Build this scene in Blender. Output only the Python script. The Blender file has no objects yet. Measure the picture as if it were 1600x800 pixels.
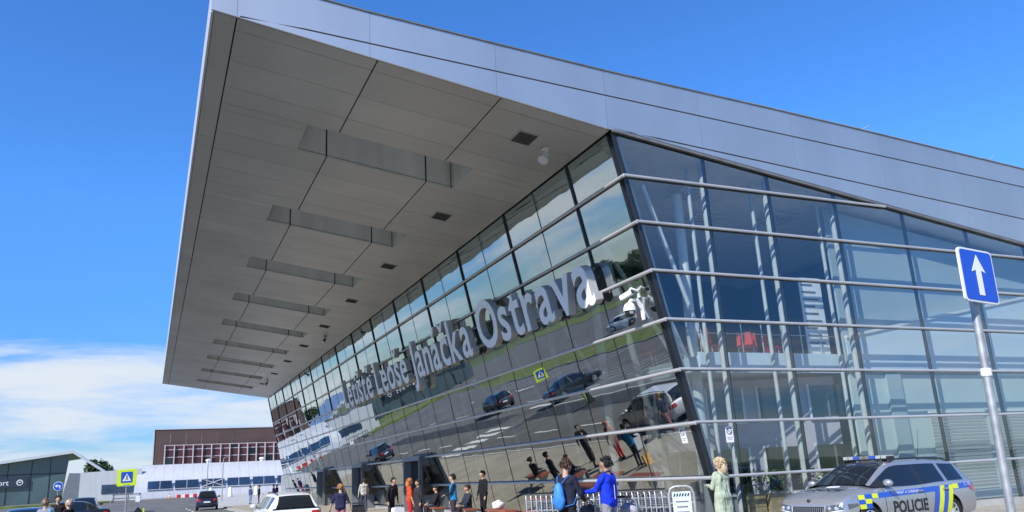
import bpy, bmesh, math, random
from mathutils import Vector, Matrix, Euler, noise
from mathutils.bvhtree import BVHTree
random.seed(7)
R = math.radians
scene = bpy.context.scene
COL = scene.collection

# ------------------------------------------------------------------ camera
CAM_POS = Vector((0, 0, 1.6))
YAW, PITCH, ROLL, FPX = 0.4301777, 0.2684015, -0.0521215, 1233.926
_f = Vector((math.sin(YAW)*math.cos(PITCH), math.cos(YAW)*math.cos(PITCH), math.sin(PITCH)))
_r = Vector((math.cos(YAW), -math.sin(YAW), 0))
_u = _r.cross(_f)
_c, _s = math.cos(ROLL), math.sin(ROLL)
_r, _u = _c*_r + _s*_u, -_s*_r + _c*_u
camd = bpy.data.cameras.new('camera')
camd.sensor_width = 36; camd.sensor_fit = 'HORIZONTAL'
camd.lens = FPX/1600*36
camd.clip_start = 0.1; camd.clip_end = 6000
cam = bpy.data.objects.new('camera', camd); COL.objects.link(cam)
cam.matrix_world = Matrix(((_r.x, _u.x, -_f.x, CAM_POS.x), (_r.y, _u.y, -_f.y, CAM_POS.y), (_r.z, _u.z, -_f.z, CAM_POS.z), (0, 0, 0, 1)))
scene.camera = cam

# ------------------------------------------------------------------ sky, sun, exposure
SUN = Vector((-0.665, -0.394, 0.634)).normalized()
world = bpy.data.worlds.new('World'); scene.world = world; world.use_nodes = True
wn, wl = world.node_tree.nodes, world.node_tree.links
wn.clear()
wo = wn.new('ShaderNodeOutputWorld'); bg = wn.new('ShaderNodeBackground'); bg.inputs['Strength'].default_value = 0.125
sky = wn.new('ShaderNodeTexSky'); sky.sky_type = 'NISHITA'; sky.sun_disc = False
sky.sun_elevation = math.asin(SUN.z); sky.sun_rotation = math.atan2(SUN.x, SUN.y)
sky.altitude = 250; sky.air_density = 1.0; sky.dust_density = 0.0; sky.ozone_density = 3.0
hs = wn.new('ShaderNodeHueSaturation'); hs.inputs['Saturation'].default_value = 1.12; hs.inputs['Value'].default_value = 1.0
tc = wn.new('ShaderNodeTexCoord'); sep = wn.new('ShaderNodeSeparateXYZ')
mp = wn.new('ShaderNodeMapping'); mp.inputs['Scale'].default_value = (2.0, 2.0, 11.0); mp.inputs['Location'].default_value = (0.37, 0.15, 0.0)
nz = wn.new('ShaderNodeTexNoise'); nz.inputs['Scale'].default_value = 2.3; nz.inputs['Detail'].default_value = 8; nz.inputs['Roughness'].default_value = 0.58; nz.inputs['Distortion'].default_value = 0.25
band = wn.new('ShaderNodeValToRGB')     # cloud bank sits low all round the horizon
e = band.color_ramp.elements
e[0].position = 0.0; e[0].color = (0.46, 0.46, 0.46, 1)
e[1].position = 0.30; e[1].color = (0, 0, 0, 1)
for p, v in ((0.06, 0.50), (0.12, 0.62), (0.15, 0.48), (0.18, 0.20)):
    k = band.color_ramp.elements.new(p); k.color = (v, v, v, 1)
addn = wn.new('ShaderNodeMath'); addn.operation = 'ADD'
cr = wn.new('ShaderNodeMapRange'); cr.interpolation_type = 'SMOOTHSTEP'
cr.inputs['From Min'].default_value = 0.86; cr.inputs['From Max'].default_value = 1.20
mixc = wn.new('ShaderNodeMixRGB'); mixc.inputs['Color2'].default_value = (3.5, 3.85, 4.3, 1)
wl.new(tc.outputs['Generated'], sep.inputs[0]); wl.new(tc.outputs['Generated'], mp.inputs[0]); wl.new(mp.outputs[0], nz.inputs['Vector'])
wl.new(sep.outputs['Z'], band.inputs[0]); wl.new(band.outputs[0], addn.inputs[0]); wl.new(nz.outputs['Fac'], addn.inputs[1])
wl.new(addn.outputs[0], cr.inputs['Value']); wl.new(cr.outputs[0], mixc.inputs['Fac'])
tint = wn.new('ShaderNodeMixRGB'); tint.blend_type = 'MULTIPLY'; tint.inputs['Fac'].default_value = 1
th = wn.new('ShaderNodeValToRGB'); te = th.color_ramp.elements        # haze near the horizon is dimmer and greyer than the model's
te[0].position = 0.0; te[0].color = (0.30, 0.38, 0.52, 1); te[1].position = 0.32; te[1].color = (0.48, 0.80, 1.16, 1)
tk = te.new(0.12); tk.color = (0.28, 0.49, 0.80, 1)
wl.new(sep.outputs['Z'], th.inputs[0]); wl.new(th.outputs[0], tint.inputs['Color2'])
wl.new(sky.outputs[0], hs.inputs['Color']); wl.new(hs.outputs[0], tint.inputs['Color1']); wl.new(tint.outputs[0], mixc.inputs['Color1'])
wl.new(mixc.outputs[0], bg.inputs['Color']); wl.new(bg.outputs[0], wo.inputs[0])

sund = bpy.data.lights.new('sun', 'SUN'); sund.energy = 3.7; sund.angle = R(0.5); sund.color = (1.0, 0.95, 0.87)
suno = bpy.data.objects.new('sun', sund); COL.objects.link(suno)
suno.rotation_euler = (-SUN).to_track_quat('-Z', 'Y').to_euler(); suno.location = (-30, -20, 40)

vs = scene.view_settings
vs.view_transform = 'Standard'; vs.look = 'None'; vs.exposure = 0.78; vs.gamma = 1.0; vs.use_curve_mapping = False
scene.render.engine = 'CYCLES'
scene.cycles.use_denoising = True
scene.cycles.max_bounces = 8; scene.cycles.glossy_bounces = 4; scene.cycles.transparent_max_bounces = 16
scene.cycles.caustics_reflective = False; scene.cycles.caustics_refractive = False
scene.cycles.sample_clamp_indirect = 6

# ------------------------------------------------------------------ materials
MATS = {}
def mat(name, col, rough=0.5, metal=0.0, var=0.12, scale=3.0, bump=0.0, bscale=None, spec=0.5, coat=0.0, detail=4, streak=None, emit=0, rnd=0):
    m = bpy.data.materials.new(name); m.use_nodes = True
    n, l = m.node_tree.nodes, m.node_tree.links
    b = n['Principled BSDF']
    b.inputs['Roughness'].default_value = rough; b.inputs['Metallic'].default_value = metal
    b.inputs['Specular IOR Level'].default_value = spec
    if coat: b.inputs['Coat Weight'].default_value = coat; b.inputs['Coat Roughness'].default_value = 0.04
    g = n.new('ShaderNodeNewGeometry'); src = g.outputs['Position']
    if streak:
        mpn = n.new('ShaderNodeMapping'); mpn.inputs['Scale'].default_value = streak; l.new(src, mpn.inputs[0]); src = mpn.outputs[0]
    t = n.new('ShaderNodeTexNoise'); t.inputs['Scale'].default_value = scale; t.inputs['Detail'].default_value = detail
    l.new(src, t.inputs['Vector'])
    mr = n.new('ShaderNodeMapRange'); mr.inputs['From Min'].default_value = 0.3; mr.inputs['From Max'].default_value = 0.7
    mr.inputs['To Min'].default_value = 1-var; mr.inputs['To Max'].default_value = 1+var
    l.new(t.outputs['Fac'], mr.inputs['Value'])
    mx = n.new('ShaderNodeMixRGB'); mx.blend_type = 'MULTIPLY'; mx.inputs['Fac'].default_value = 1; mx.inputs['Color1'].default_value = (*col, 1)
    l.new(mr.outputs[0], mx.inputs['Color2']); l.new(mx.outputs[0], b.inputs['Base Color'])
    if rnd:      # each panel a slightly different tone
        oi = n.new('ShaderNodeObjectInfo'); m3 = n.new('ShaderNodeMapRange'); m3.inputs['To Min'].default_value = 1-rnd; m3.inputs['To Max'].default_value = 1+rnd
        mx2 = n.new('ShaderNodeMixRGB'); mx2.blend_type = 'MULTIPLY'; mx2.inputs['Fac'].default_value = 1
        l.new(oi.outputs['Random'], m3.inputs['Value']); l.new(mx.outputs[0], mx2.inputs['Color1']); l.new(m3.outputs[0], mx2.inputs['Color2']); l.new(mx2.outputs[0], b.inputs['Base Color'])
    if bump:
        t2 = n.new('ShaderNodeTexNoise'); t2.inputs['Scale'].default_value = bscale or scale*8; t2.inputs['Detail'].default_value = 5
        l.new(src, t2.inputs['Vector'])
        bp = n.new('ShaderNodeBump'); bp.inputs['Strength'].default_value = bump; bp.inputs['Distance'].default_value = 0.02
        l.new(t2.outputs['Fac'], bp.inputs['Height']); l.new(bp.outputs[0], b.inputs['Normal'])
    if emit:
        b.inputs['Emission Color'].default_value = (*col, 1); b.inputs['Emission Strength'].default_value = emit
    MATS[name] = m
    return m

def glass_mat(name, base_refl, tint, refl_tint=(0.93, 0.97, 0.98), power=4.0, wob=0.006, wscale=0.55):
    m = bpy.data.materials.new(name); m.use_nodes = True
    n, l = m.node_tree.nodes, m.node_tree.links
    n.clear()
    out = n.new('ShaderNodeOutputMaterial'); mx = n.new('ShaderNodeMixShader')
    gl = n.new('ShaderNodeBsdfGlossy'); gl.inputs['Roughness'].default_value = 0.0; gl.inputs['Color'].default_value = (*refl_tint, 1)
    tr = n.new('ShaderNodeBsdfTransparent'); tr.inputs['Color'].default_value = (*tint, 1)
    lw = n.new('ShaderNodeLayerWeight'); lw.inputs['Blend'].default_value = 0.5
    pw = n.new('ShaderNodeMath'); pw.operation = 'POWER'; pw.inputs[1].default_value = power
    mr = n.new('ShaderNodeMapRange'); mr.inputs['To Min'].default_value = base_refl; mr.inputs['To Max'].default_value = 1.0
    l.new(lw.outputs['Facing'], pw.inputs[0]); l.new(pw.outputs[0], mr.inputs['Value']); l.new(mr.outputs[0], mx.inputs['Fac'])
    if wob:
        g = n.new('ShaderNodeNewGeometry'); t = n.new('ShaderNodeTexNoise'); t.inputs['Scale'].default_value = wscale; t.inputs['Detail'].default_value = 1.5
        l.new(g.outputs['Position'], t.inputs['Vector'])
        bp = n.new('ShaderNodeBump'); bp.inputs['Strength'].default_value = 1.0; bp.inputs['Distance'].default_value = wob
        l.new(t.outputs['Fac'], bp.inputs['Height']); l.new(bp.outputs[0], gl.inputs['Normal'])
    l.new(tr.outputs[0], mx.inputs[1]); l.new(gl.outputs[0], mx.inputs[2]); l.new(mx.outputs[0], out.inputs[0])
    MATS[name] = m
    return m

def clear_mat(name, tint):
    m = bpy.data.materials.new(name); m.use_nodes = True
    n, l = m.node_tree.nodes, m.node_tree.links
    n.clear()
    out = n.new('ShaderNodeOutputMaterial'); tr = n.new('ShaderNodeBsdfTransparent'); tr.inputs['Color'].default_value = (*tint, 1)
    l.new(tr.outputs[0], out.inputs[0]); MATS[name] = m
    return m

def brick_mat(name, c1, c2, mortar, scale, rough=0.85, msize=0.012, bw=0.5, rh=0.25, swap=False):
    m = mat(name, c1, rough, var=0.15, scale=0.6)
    n, l = m.node_tree.nodes, m.node_tree.links
    b = n['Principled BSDF']; g = [x for x in n if x.type == 'NEW_GEOMETRY'][0]
    br = n.new('ShaderNodeTexBrick'); br.inputs['Scale'].default_value = scale
    br.inputs['Color1'].default_value = (*c1, 1); br.inputs['Color2'].default_value = (*c2, 1); br.inputs['Mortar'].default_value = (*mortar, 1)
    br.inputs['Mortar Size'].default_value = msize; br.inputs['Brick Width'].default_value = bw; br.inputs['Row Height'].default_value = rh
    mpn = n.new('ShaderNodeMapping')
    if swap: mpn.inputs['Rotation'].default_value = (0, 0, R(90))
    l.new(g.outputs['Position'], mpn.inputs[0]); l.new(mpn.outputs[0], br.inputs['Vector'])
    mx = [x for x in n if x.type == 'MIX_RGB'][0]
    l.new(br.outputs['Color'], mx.inputs['Color1'])
    bp = n.new('ShaderNodeBump'); bp.inputs['Strength'].default_value = 0.4; bp.inputs['Distance'].default_value = 0.01; bp.invert = True
    l.new(br.outputs['Fac'], bp.inputs['Height']); l.new(bp.outputs[0], b.inputs['Normal'])
    return m

mat('asphalt', (0.125, 0.122, 0.112), 0.9, var=0.25, scale=0.35, bump=0.35, bscale=60, detail=8)
brick_mat('paving', (0.40, 0.365, 0.295), (0.34, 0.31, 0.25), (0.17, 0.15, 0.12), 2.2)
brick_mat('cobble', (0.035, 0.036, 0.038), (0.06, 0.06, 0.062), (0.02, 0.02, 0.02), 4.0, bw=0.5, rh=0.4, msize=0.03)
mat('concrete', (0.42, 0.41, 0.38), 0.85, var=0.18, scale=1.2, bump=0.2)
mat('kerbstone', (0.36, 0.35, 0.33), 0.85, var=0.2, scale=2, bump=0.2)
mat('lawn', (0.12, 0.155, 0.03), 0.95, var=0.35, scale=0.6, bump=0.8, bscale=25, detail=8)
mat('field', (0.085, 0.115, 0.035), 0.95, var=0.3, scale=0.02, bump=0.3, detail=8)
mat('road_paint', (0.72, 0.72, 0.68), 0.7, var=0.18, scale=4, detail=8)
mat('silver_clad', (0.72, 0.68, 0.62), 0.48, metal=0.95, rnd=0.03, var=0.08, scale=0.5, streak=(1, 1, 0.25), bump=0.012, bscale=0.6)
mat('recess_wall', (0.62, 0.62, 0.60), 0.5, metal=0.1, var=0.12, scale=0.9, streak=(2, 2, 0.4))
mat('silver_soffit', (0.45, 0.45, 0.44), 0.42, metal=0.35, rnd=0.05, var=0.09, scale=0.45, bump=0.01, bscale=0.5)
mat('white_clad', (0.62, 0.62, 0.62), 0.38, metal=0.25, var=0.06, scale=0.8, streak=(4, 1, 0.3))
mat('joint_black', (0.012, 0.013, 0.015), 0.6, var=0.2)
mat('fin_black', (0.018, 0.022, 0.027), 0.35, var=0.15)
mat('rail_steel', (0.60, 0.595, 0.58), 0.35, metal=0.45, var=0.08, scale=1.5)
mat('white_steel', (0.72, 0.74, 0.74), 0.4, var=0.05, spec=0.5)
mat('galvanised', (0.40, 0.41, 0.41), 0.5, metal=0.5, var=0.22, scale=9, detail=8)
mat('advert', (0.40, 0.46, 0.52), 0.4, var=0.5, scale=6)
mat('chrome', (0.48, 0.48, 0.475), 0.3, metal=0.6, var=0.05)
mat('letter_side', (0.55, 0.55, 0.55), 0.4, metal=0.3, var=0.06, scale=2)
mat('letter_face', (0.92, 0.92, 0.92), 0.35, var=0.04, scale=1)
mat('vent_dark', (0.03, 0.03, 0.032), 0.5, var=0.2)
def translucent(name, col):
    m = bpy.data.materials.new(name); m.use_nodes = True; n, l = m.node_tree.nodes, m.node_tree.links; n.clear()
    out = n.new('ShaderNodeOutputMaterial'); tr = n.new('ShaderNodeBsdfTranslucent'); tr.inputs['Color'].default_value = (*col, 1); l.new(tr.outputs[0], out.inputs[0]); MATS[name] = m
translucent('skylight', (0.40, 0.40, 0.375))
mat('vent_slat', (0.16, 0.16, 0.16), 0.5, var=0.2)
mat('interior_floor', (0.45, 0.44, 0.42), 0.5)
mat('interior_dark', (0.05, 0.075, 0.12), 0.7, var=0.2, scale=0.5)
mat('interior_ceiling', (0.85, 0.85, 0.83), 0.8, var=0.06)
mat('spandrel', (0.58, 0.70, 0.78), 0.5, var=0.05, scale=0.4)
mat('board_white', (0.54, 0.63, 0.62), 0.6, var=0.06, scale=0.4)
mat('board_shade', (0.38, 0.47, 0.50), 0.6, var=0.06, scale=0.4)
mat('office_wall', (0.42, 0.39, 0.46), 0.8, var=0.06)
mat('red_plastic', (0.55, 0.03, 0.025), 0.4, var=0.08)
mat('planter_wood', (0.42, 0.32, 0.18), 0.7, var=0.25, scale=8)
mat('timber_red', (0.30, 0.085, 0.045), 0.6, var=0.25, scale=6, streak=(8, 1, 8))
mat('portal_grey', (0.17, 0.19, 0.22), 0.4, var=0.08)
mat('dark_glass', (0.012, 0.016, 0.02), 0.04, var=0.1, spec=0.8)
mat('blue_glass', (0.02, 0.05, 0.11), 0.06, var=0.25, spec=0.9, scale=0.3)
mat('green_glass', (0.06, 0.10, 0.12), 0.12, var=0.25, spec=0.9, scale=0.2)
mat('brown_clad', (0.085, 0.052, 0.042), 0.6, var=0.15, scale=0.3)
mat('lattice', (0.50, 0.43, 0.43), 0.5)
mat('brown_pane', (0.075, 0.026, 0.024), 0.35, var=0.35, scale=0.35)
mat('sign_blue', (0.012, 0.085, 0.55), 0.4, var=0.03)
mat('sign_white', (0.82, 0.83, 0.84), 0.45, var=0.03)
mat('sign_lime', (0.62, 0.82, 0.02), 0.5, var=0.03)
mat('black_print', (0.012, 0.012, 0.014), 0.5, var=0.1)
mat('red_print', (0.6, 0.02, 0.02), 0.5, var=0.05)
mat('black_plastic', (0.02, 0.02, 0.021), 0.45, var=0.15)
mat('rubber', (0.02, 0.02, 0.02), 0.8, var=0.2)
mat('post_steel', (0.50, 0.53, 0.53), 0.45)
mat('headlamp', (0.10, 0.105, 0.11), 0.06, metal=0.2, var=0.3, scale=20, coat=1.0)
mat('paint_silver', (0.47, 0.48, 0.49), 0.27, metal=0.65, var=0.02, coat=0.7)
mat('paint_white', (0.74, 0.75, 0.76), 0.35, var=0.02, coat=0.6)
mat('paint_navy', (0.012, 0.018, 0.05), 0.3, var=0.05, coat=0.8)
mat('paint_black', (0.012, 0.013, 0.015), 0.3, var=0.05, coat=0.8)
mat('paint_teal', (0.018, 0.045, 0.07), 0.3, var=0.05, coat=0.8)
mat('paint_red', (0.45, 0.015, 0.015), 0.3, var=0.05, coat=0.8)
mat('police_blue', (0.01, 0.09, 0.52), 0.35, var=0.02, coat=0.4)
mat('police_yellow', (0.72, 0.78, 0.01), 0.4, var=0.02, coat=0.3)
mat('lamp_clear', (0.75, 0.78, 0.8), 0.08, metal=0.6, var=0.2, scale=30)
mat('lamp_red', (0.45, 0.01, 0.01), 0.12, var=0.1, coat=0.6)
mat('lamp_blue', (0.03, 0.09, 0.5), 0.12, var=0.2, coat=0.6)
mat('bark', (0.09, 0.07, 0.05), 0.9, var=0.3, scale=4, bump=0.5)
mat('leaf_dark', (0.035, 0.065, 0.018), 0.7, var=0.45, scale=0.45, spec=0.3)
mat('leaf_mid', (0.055, 0.095, 0.025), 0.7, var=0.45, scale=0.45, spec=0.3)
mat('skin', (0.55, 0.33, 0.23), 0.55, var=0.08, scale=12)
GLASS_FRONT = glass_mat('facade_glass', 0.36, (0.70, 0.76, 0.74), refl_tint=(0.90, 0.94, 0.91), power=2.0)
GLASS_SIDE = glass_mat('gable_glass', 0.11, (0.86, 0.91, 0.91), refl_tint=(0.90, 0.95, 0.97), power=3.0)
GLASS_BACK = clear_mat('glass_back', (0.97, 0.98, 0.98))
CLEAR_RAIL = glass_mat('balustrade_glass', 0.08, (0.85, 0.9, 0.9), wob=0)
M = MATS

# ------------------------------------------------------------------ mesh helpers
class MB:
    """collects shapes; build() links them as ONE mesh object"""
    def __init__(s): s.v = []; s.f = []; s.mi = []; s.cur = 0
    def add(s, vs_, fs_):
        o = len(s.v); s.v += [Vector(p) for p in vs_]
        s.f += [tuple(i+o for i in f) for f in fs_]; s.mi += [s.cur]*len(fs_)
        return s
    def box(s, c, d, rot=None):
        x, y, z = d[0]/2, d[1]/2, d[2]/2
        ps = [Vector(p) for p in ((-x, -y, -z), (x, -y, -z), (x, y, -z), (-x, y, -z), (-x, -y, z), (x, -y, z), (x, y, z), (-x, y, z))]
        if rot is not None: ps = [rot @ p for p in ps]
        c = Vector(c)
        return s.add([p+c for p in ps], ((0, 3, 2, 1), (4, 5, 6, 7), (0, 1, 5, 4), (1, 2, 6, 5), (2, 3, 7, 6), (3, 0, 4, 7)))
    def box2(s, a, b):
        return s.box([(a[i]+b[i])/2 for i in range(3)], [abs(b[i]-a[i]) for i in range(3)])
    def hexa(s, lo, hi):
        """two quads (same winding) joined: lo below / behind hi"""
        return s.add(list(lo)+list(hi), ((3, 2, 1, 0), (4, 5, 6, 7), (0, 1, 5, 4), (1, 2, 6, 5), (2, 3, 7, 6), (3, 0, 4, 7)))
    def prism(s, poly, ext):
        n = len(poly); e_ = Vector(ext); a = [Vector(p) for p in poly]
        return s.add(a+[p+e_ for p in a], [tuple(range(n-1, -1, -1)), tuple(range(n, 2*n))]+[(i, (i+1) % n, (i+1) % n+n, i+n) for i in range(n)])
    def cyl(s, a, b, r0, r1=None, n=10, caps=True):
        a, b = Vector(a), Vector(b); r1 = r0 if r1 is None else r1
        d = (b-a).normalized(); u = d.orthogonal().normalized(); w = d.cross(u)
        ring = [(math.cos(2*math.pi*i/n), math.sin(2*math.pi*i/n)) for i in range(n)]
        vs_ = [a+(u*x+w*y)*r0 for x, y in ring]+[b+(u*x+w*y)*r1 for x, y in ring]
        fs_ = [(i, (i+1) % n, (i+1) % n+n, i+n) for i in range(n)]
        if caps: fs_ += [tuple(range(n-1, -1, -1)), tuple(range(n, 2*n))]
        return s.add(vs_, fs_)
    def tube(s, pts, r, n=8, closed=False):
        pts = [Vector(p) for p in pts]; m = len(pts); vs_ = []; fs_ = []; u = None
        for i, p in enumerate(pts):
            if closed: d = pts[(i+1) % m]-pts[i-1]
            else: d = pts[min(i+1, m-1)]-pts[max(i-1, 0)]
            d.normalize()
            u = d.orthogonal() if u is None else (u-d*u.dot(d))
            u.normalize(); w = d.cross(u); rr = r[i] if isinstance(r, (list, tuple)) else r
            vs_ += [p+(u*math.cos(2*math.pi*k/n)+w*math.sin(2*math.pi*k/n))*rr for k in range(n)]
        for i in range(m if closed else m-1):
            j = (i+1) % m
            fs_ += [(i*n+k, i*n+(k+1) % n, j*n+(k+1) % n, j*n+k) for k in range(n)]
        if not closed: fs_ += [tuple(range(n-1, -1, -1)), tuple((m-1)*n+k for k in range(n))]
        return s.add(vs_, fs_)
    def lathe(s, prof, c=(0, 0, 0), axis='Z', n=16):
        vs_ = []; fs_ = []; m = len(prof); c = Vector(c)
        for r, h in prof:
            for k in range(n):
                a = 2*math.pi*k/n; x, y = r*math.cos(a), r*math.sin(a)
                vs_.append(c+Vector({'Z': (x, y, h), 'Y': (x, h, y), 'X': (h, x, y)}[axis]))
        for i in range(m-1): fs_ += [(i*n+k, i*n+(k+1) % n, (i+1)*n+(k+1) % n, (i+1)*n+k) for k in range(n)]
        fs_ += [tuple(range(n-1, -1, -1)), tuple((m-1)*n+k for k in range(n))]
        return s.add(vs_, fs_)
    def ball(s, c, r, n=10, m=7):
        c = Vector(c); rx, ry, rz = (r, r, r) if not isinstance(r, (tuple, list)) else r
        vs_ = [c+Vector((0, 0, rz))]; fs_ = []
        for i in range(1, m):
            t = math.pi*i/m
            for k in range(n): a = 2*math.pi*k/n; vs_.append(c+Vector((rx*math.sin(t)*math.cos(a), ry*math.sin(t)*math.sin(a), rz*math.cos(t))))
        vs_.append(c-Vector((0, 0, rz))); last = len(vs_)-1
        fs_ += [(0, 1+k, 1+(k+1) % n) for k in range(n)]
        for i in range(m-2): fs_ += [(1+i*n+k, 1+(i+1)*n+k, 1+(i+1)*n+(k+1) % n, 1+i*n+(k+1) % n) for k in range(n)]
        fs_ += [(last, 1+(m-2)*n+(k+1) % n, 1+(m-2)*n+k) for k in range(n)]
        return s.add(vs_, fs_)
    def mesh(s, name, mats, smooth=False, off=None):
        me = bpy.data.meshes.new(name)
        me.from_pydata([p-off for p in s.v] if off is not None else s.v, [], s.f)
        for m_ in (mats if isinstance(mats, (list, tuple)) else [mats]): me.materials.append(m_)
        if isinstance(mats, (list, tuple)): me.polygons.foreach_set('material_index', s.mi)
        bm = bmesh.new(); bm.from_mesh(me); bmesh.ops.recalc_face_normals(bm, faces=bm.faces); bm.to_mesh(me); bm.free()
        if smooth: shade(me, smooth)
        me.update()
        return me
    def build(s, name, mats, parent=None, smooth=False, world=True):
        off = parent_loc(parent) if (parent is not None and world) else None
        return link(name, s.mesh(name, mats, smooth, off), parent)

def shade(me, ang):
    me.polygons.foreach_set('use_smooth', [True]*len(me.polygons))
    if ang is not True: me.set_sharp_from_angle(angle=R(ang))

def parent_loc(p):
    v = Vector((0, 0, 0))
    while p is not None: v = v+p.location; p = p.parent
    return v
def link(name, data, parent=None):
    o = bpy.data.objects.new(name, data); COL.objects.link(o)
    if parent is not None: o.parent = parent
    return o
def tag(o, label, cat, group=None):
    o['label'] = label; o['category'] = cat
    if group: o['group'] = group
    return o
def thing(name, label, cat, loc=(0, 0, 0), rz=0, group=None):
    o = link(name, None); o.location = loc; o.rotation_euler = (0, 0, rz)
    return tag(o, label, cat, group)
def struct(name, mb, m, parent=None, smooth=False):
    o = mb.build(name, m, parent, smooth)
    if parent is None: o['kind'] = 'structure'
    return o
def copy_tree(o, parent=None):
    c = o.copy(); COL.objects.link(c); c.parent = parent
    for ch in o.children: copy_tree(ch, c)
    return c
def eval_mesh(o):
    dg = bpy.context.evaluated_depsgraph_get(); dg.update()
    return bpy.data.meshes.new_from_object(o.evaluated_get(dg))
def text_mesh(txt, size=1.0, extrude=0.0, spacing=1.0, bold=0.0, res=3):
    cu = bpy.data.curves.new('t', 'FONT'); cu.body = txt; cu.size = size; cu.extrude = extrude; cu.resolution_u = res
    cu.space_character = spacing; cu.offset = bold
    o = bpy.data.objects.new('t', cu); COL.objects.link(o)
    me = eval_mesh(o); bpy.data.objects.remove(o); bpy.data.curves.remove(cu)
    return me
def basis(x, y, z, o): return Matrix(((x.x, y.x, z.x, o.x), (x.y, y.y, z.y, o.y), (x.z, y.z, z.z, o.z), (0, 0, 0, 1)))
# ================================================================== SETTING: ground, road, paving
def sheet(name, x0, x1, y0, y1, z, m, parent=None, n=1):
    return struct(name, MB().add([(x0, y0, z), (x1, y0, z), (x1, y1, z), (x0, y1, z)], [(0, 1, 2, 3)]), m, parent)
sheet('ground', -3000, 3000, -3000, 3000, -0.16, M['field'])
road = sheet('road', -16.6, 6.3, -60, 175, -0.10, M['asphalt'])
sheet('car_park', -62, -24.5, -40, 175, -0.10, M['asphalt'])
pav = struct('pavement', MB().box2((6.45, -60, -0.3), (60, 100, 0.0)), M['paving'])
struct('kerb', MB().box2((6.30, -60, -0.2), (6.45, 100, 0.012)), M['kerbstone'])
struct('median_strip', MB().box2((-1.6, 33, -0.1), (0.6, 52.6, -0.088)).box2((-1.6, 57.4, -0.1), (0.6, 122, -0.088)), M['cobble'])
def gz(y, base=-0.096): return base if y < 88 else base+(y-88)/32*(0.78-base)     # the ground climbs gently beyond the terminal
def slope(name, x0, x1, y0, y1, m, base):
    ys_ = [y0, 88]+[92+4*k for k in range(8) if 92+4*k < y1]+[y1]; v_ = []; f_ = []
    for k, y in enumerate(ys_):
        v_ += [(x0, y, gz(y, base)), (x1, y, gz(y, base))]
        if k: f_.append((2*k-2, 2*k-1, 2*k+1, 2*k))
    return struct(name, MB().add(v_, f_), m)
slope('forecourt', 6.47, 40, 80, 124, M['concrete'], 0.004)
slope('cross_road', -16.6, 6.28, 87, 124, M['asphalt'], -0.096)
for x0, x1, y0, y1 in ((-24.4, -16.7, -40, 104), (-16.5, -4.2, 113, 139), (-75, -62.2, -40, 175)):
    struct('grass_verge', MB().box2((x0, y0, -0.2), (x1, y1, -0.03 if y0 < 100 else 0.82)), M['lawn'])
    struct('kerb', MB().box2((x1, y0, -0.2), (x1+0.12, y1, 0.0 if y0 < 100 else 0.86)), M['kerbstone'])
# painted markings
def mark(name, poly, z=-0.091): return MB().add([(x, y, z) for x, y in poly], [tuple(range(len(poly)))]).build(name, M['road_paint'], road)
for k in range(14):
    x = 5.7-k*1.0
    if -1.9 < x-0.25 < 0.9: continue
    mark('zebra_stripe', ((x-0.5, 53), (x, 53), (x, 57), (x-0.5, 57)))
for k in range(26):
    y = 12+k*6.0
    if 50 < y < 58: continue
    mark('lane_dash', ((3.4, y), (3.55, y), (3.55, y+3), (3.4, y+3)))
mark('edge_line', ((6.0, -20), (6.14, -20), (6.14, 52), (6.0, 52)))
mark('edge_line', ((6.0, 58), (6.14, 58), (6.14, 92), (6.0, 92)))
mark('edge_line', ((-1.95, 33), (-1.83, 33), (-1.83, 52), (-1.95, 52)))
for k in range(24):
    y = 60+k*2.6
    mark('bay_line', ((-16.2, y), (-16.2, y+0.12), (-11.2, y+1.6), (-11.2, y+1.48)))
for k in range(18):
    y = 24+k*1.7
    mark('hatch_line', ((-8.9, y), (-8.9, y+0.13), (-5.6, y+2.2), (-5.6, y+2.07)))
for k in range(10):
    y = 40+k*9
    mark('lane_dash', ((-4.6, y), (-4.46, y), (-4.46, y+3), (-4.6, y+3)))
for j in range(6):
    for k in range(2):
        mark('arrow', ((-10.2+k*0.0, 70+j*16), (-9.9, 70+j*16), (-9.9, 73+j*16), (-9.6, 73+j*16), (-10.05, 74.6+j*16), (-10.5, 73+j*16), (-10.2, 73+j*16))) if k == 0 else None

# ================================================================== TERMINAL
Y0, Y1 = 16.5, 84.55
LEAN = math.tan(R(12.571))
NF = Vector((0.97602527, 0, 0.21765722)); UPF = Vector((-0.21765722, 0, 0.97602527))
def fx(z): return 12.952-LEAN*z               # facade X at height z
def soff(x): return 11.7407-(x-0.668)*0.14918  # soffit height
TZ = [0.16, 1.27, 2.60, 3.92, 5.19, 6.46, 7.75, 9.00, 10.24]
term = thing('terminal_building', 'large glass terminal with outward leaning front and silver wedge roof', 'building', (12.95, 16.5, 0))
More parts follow.
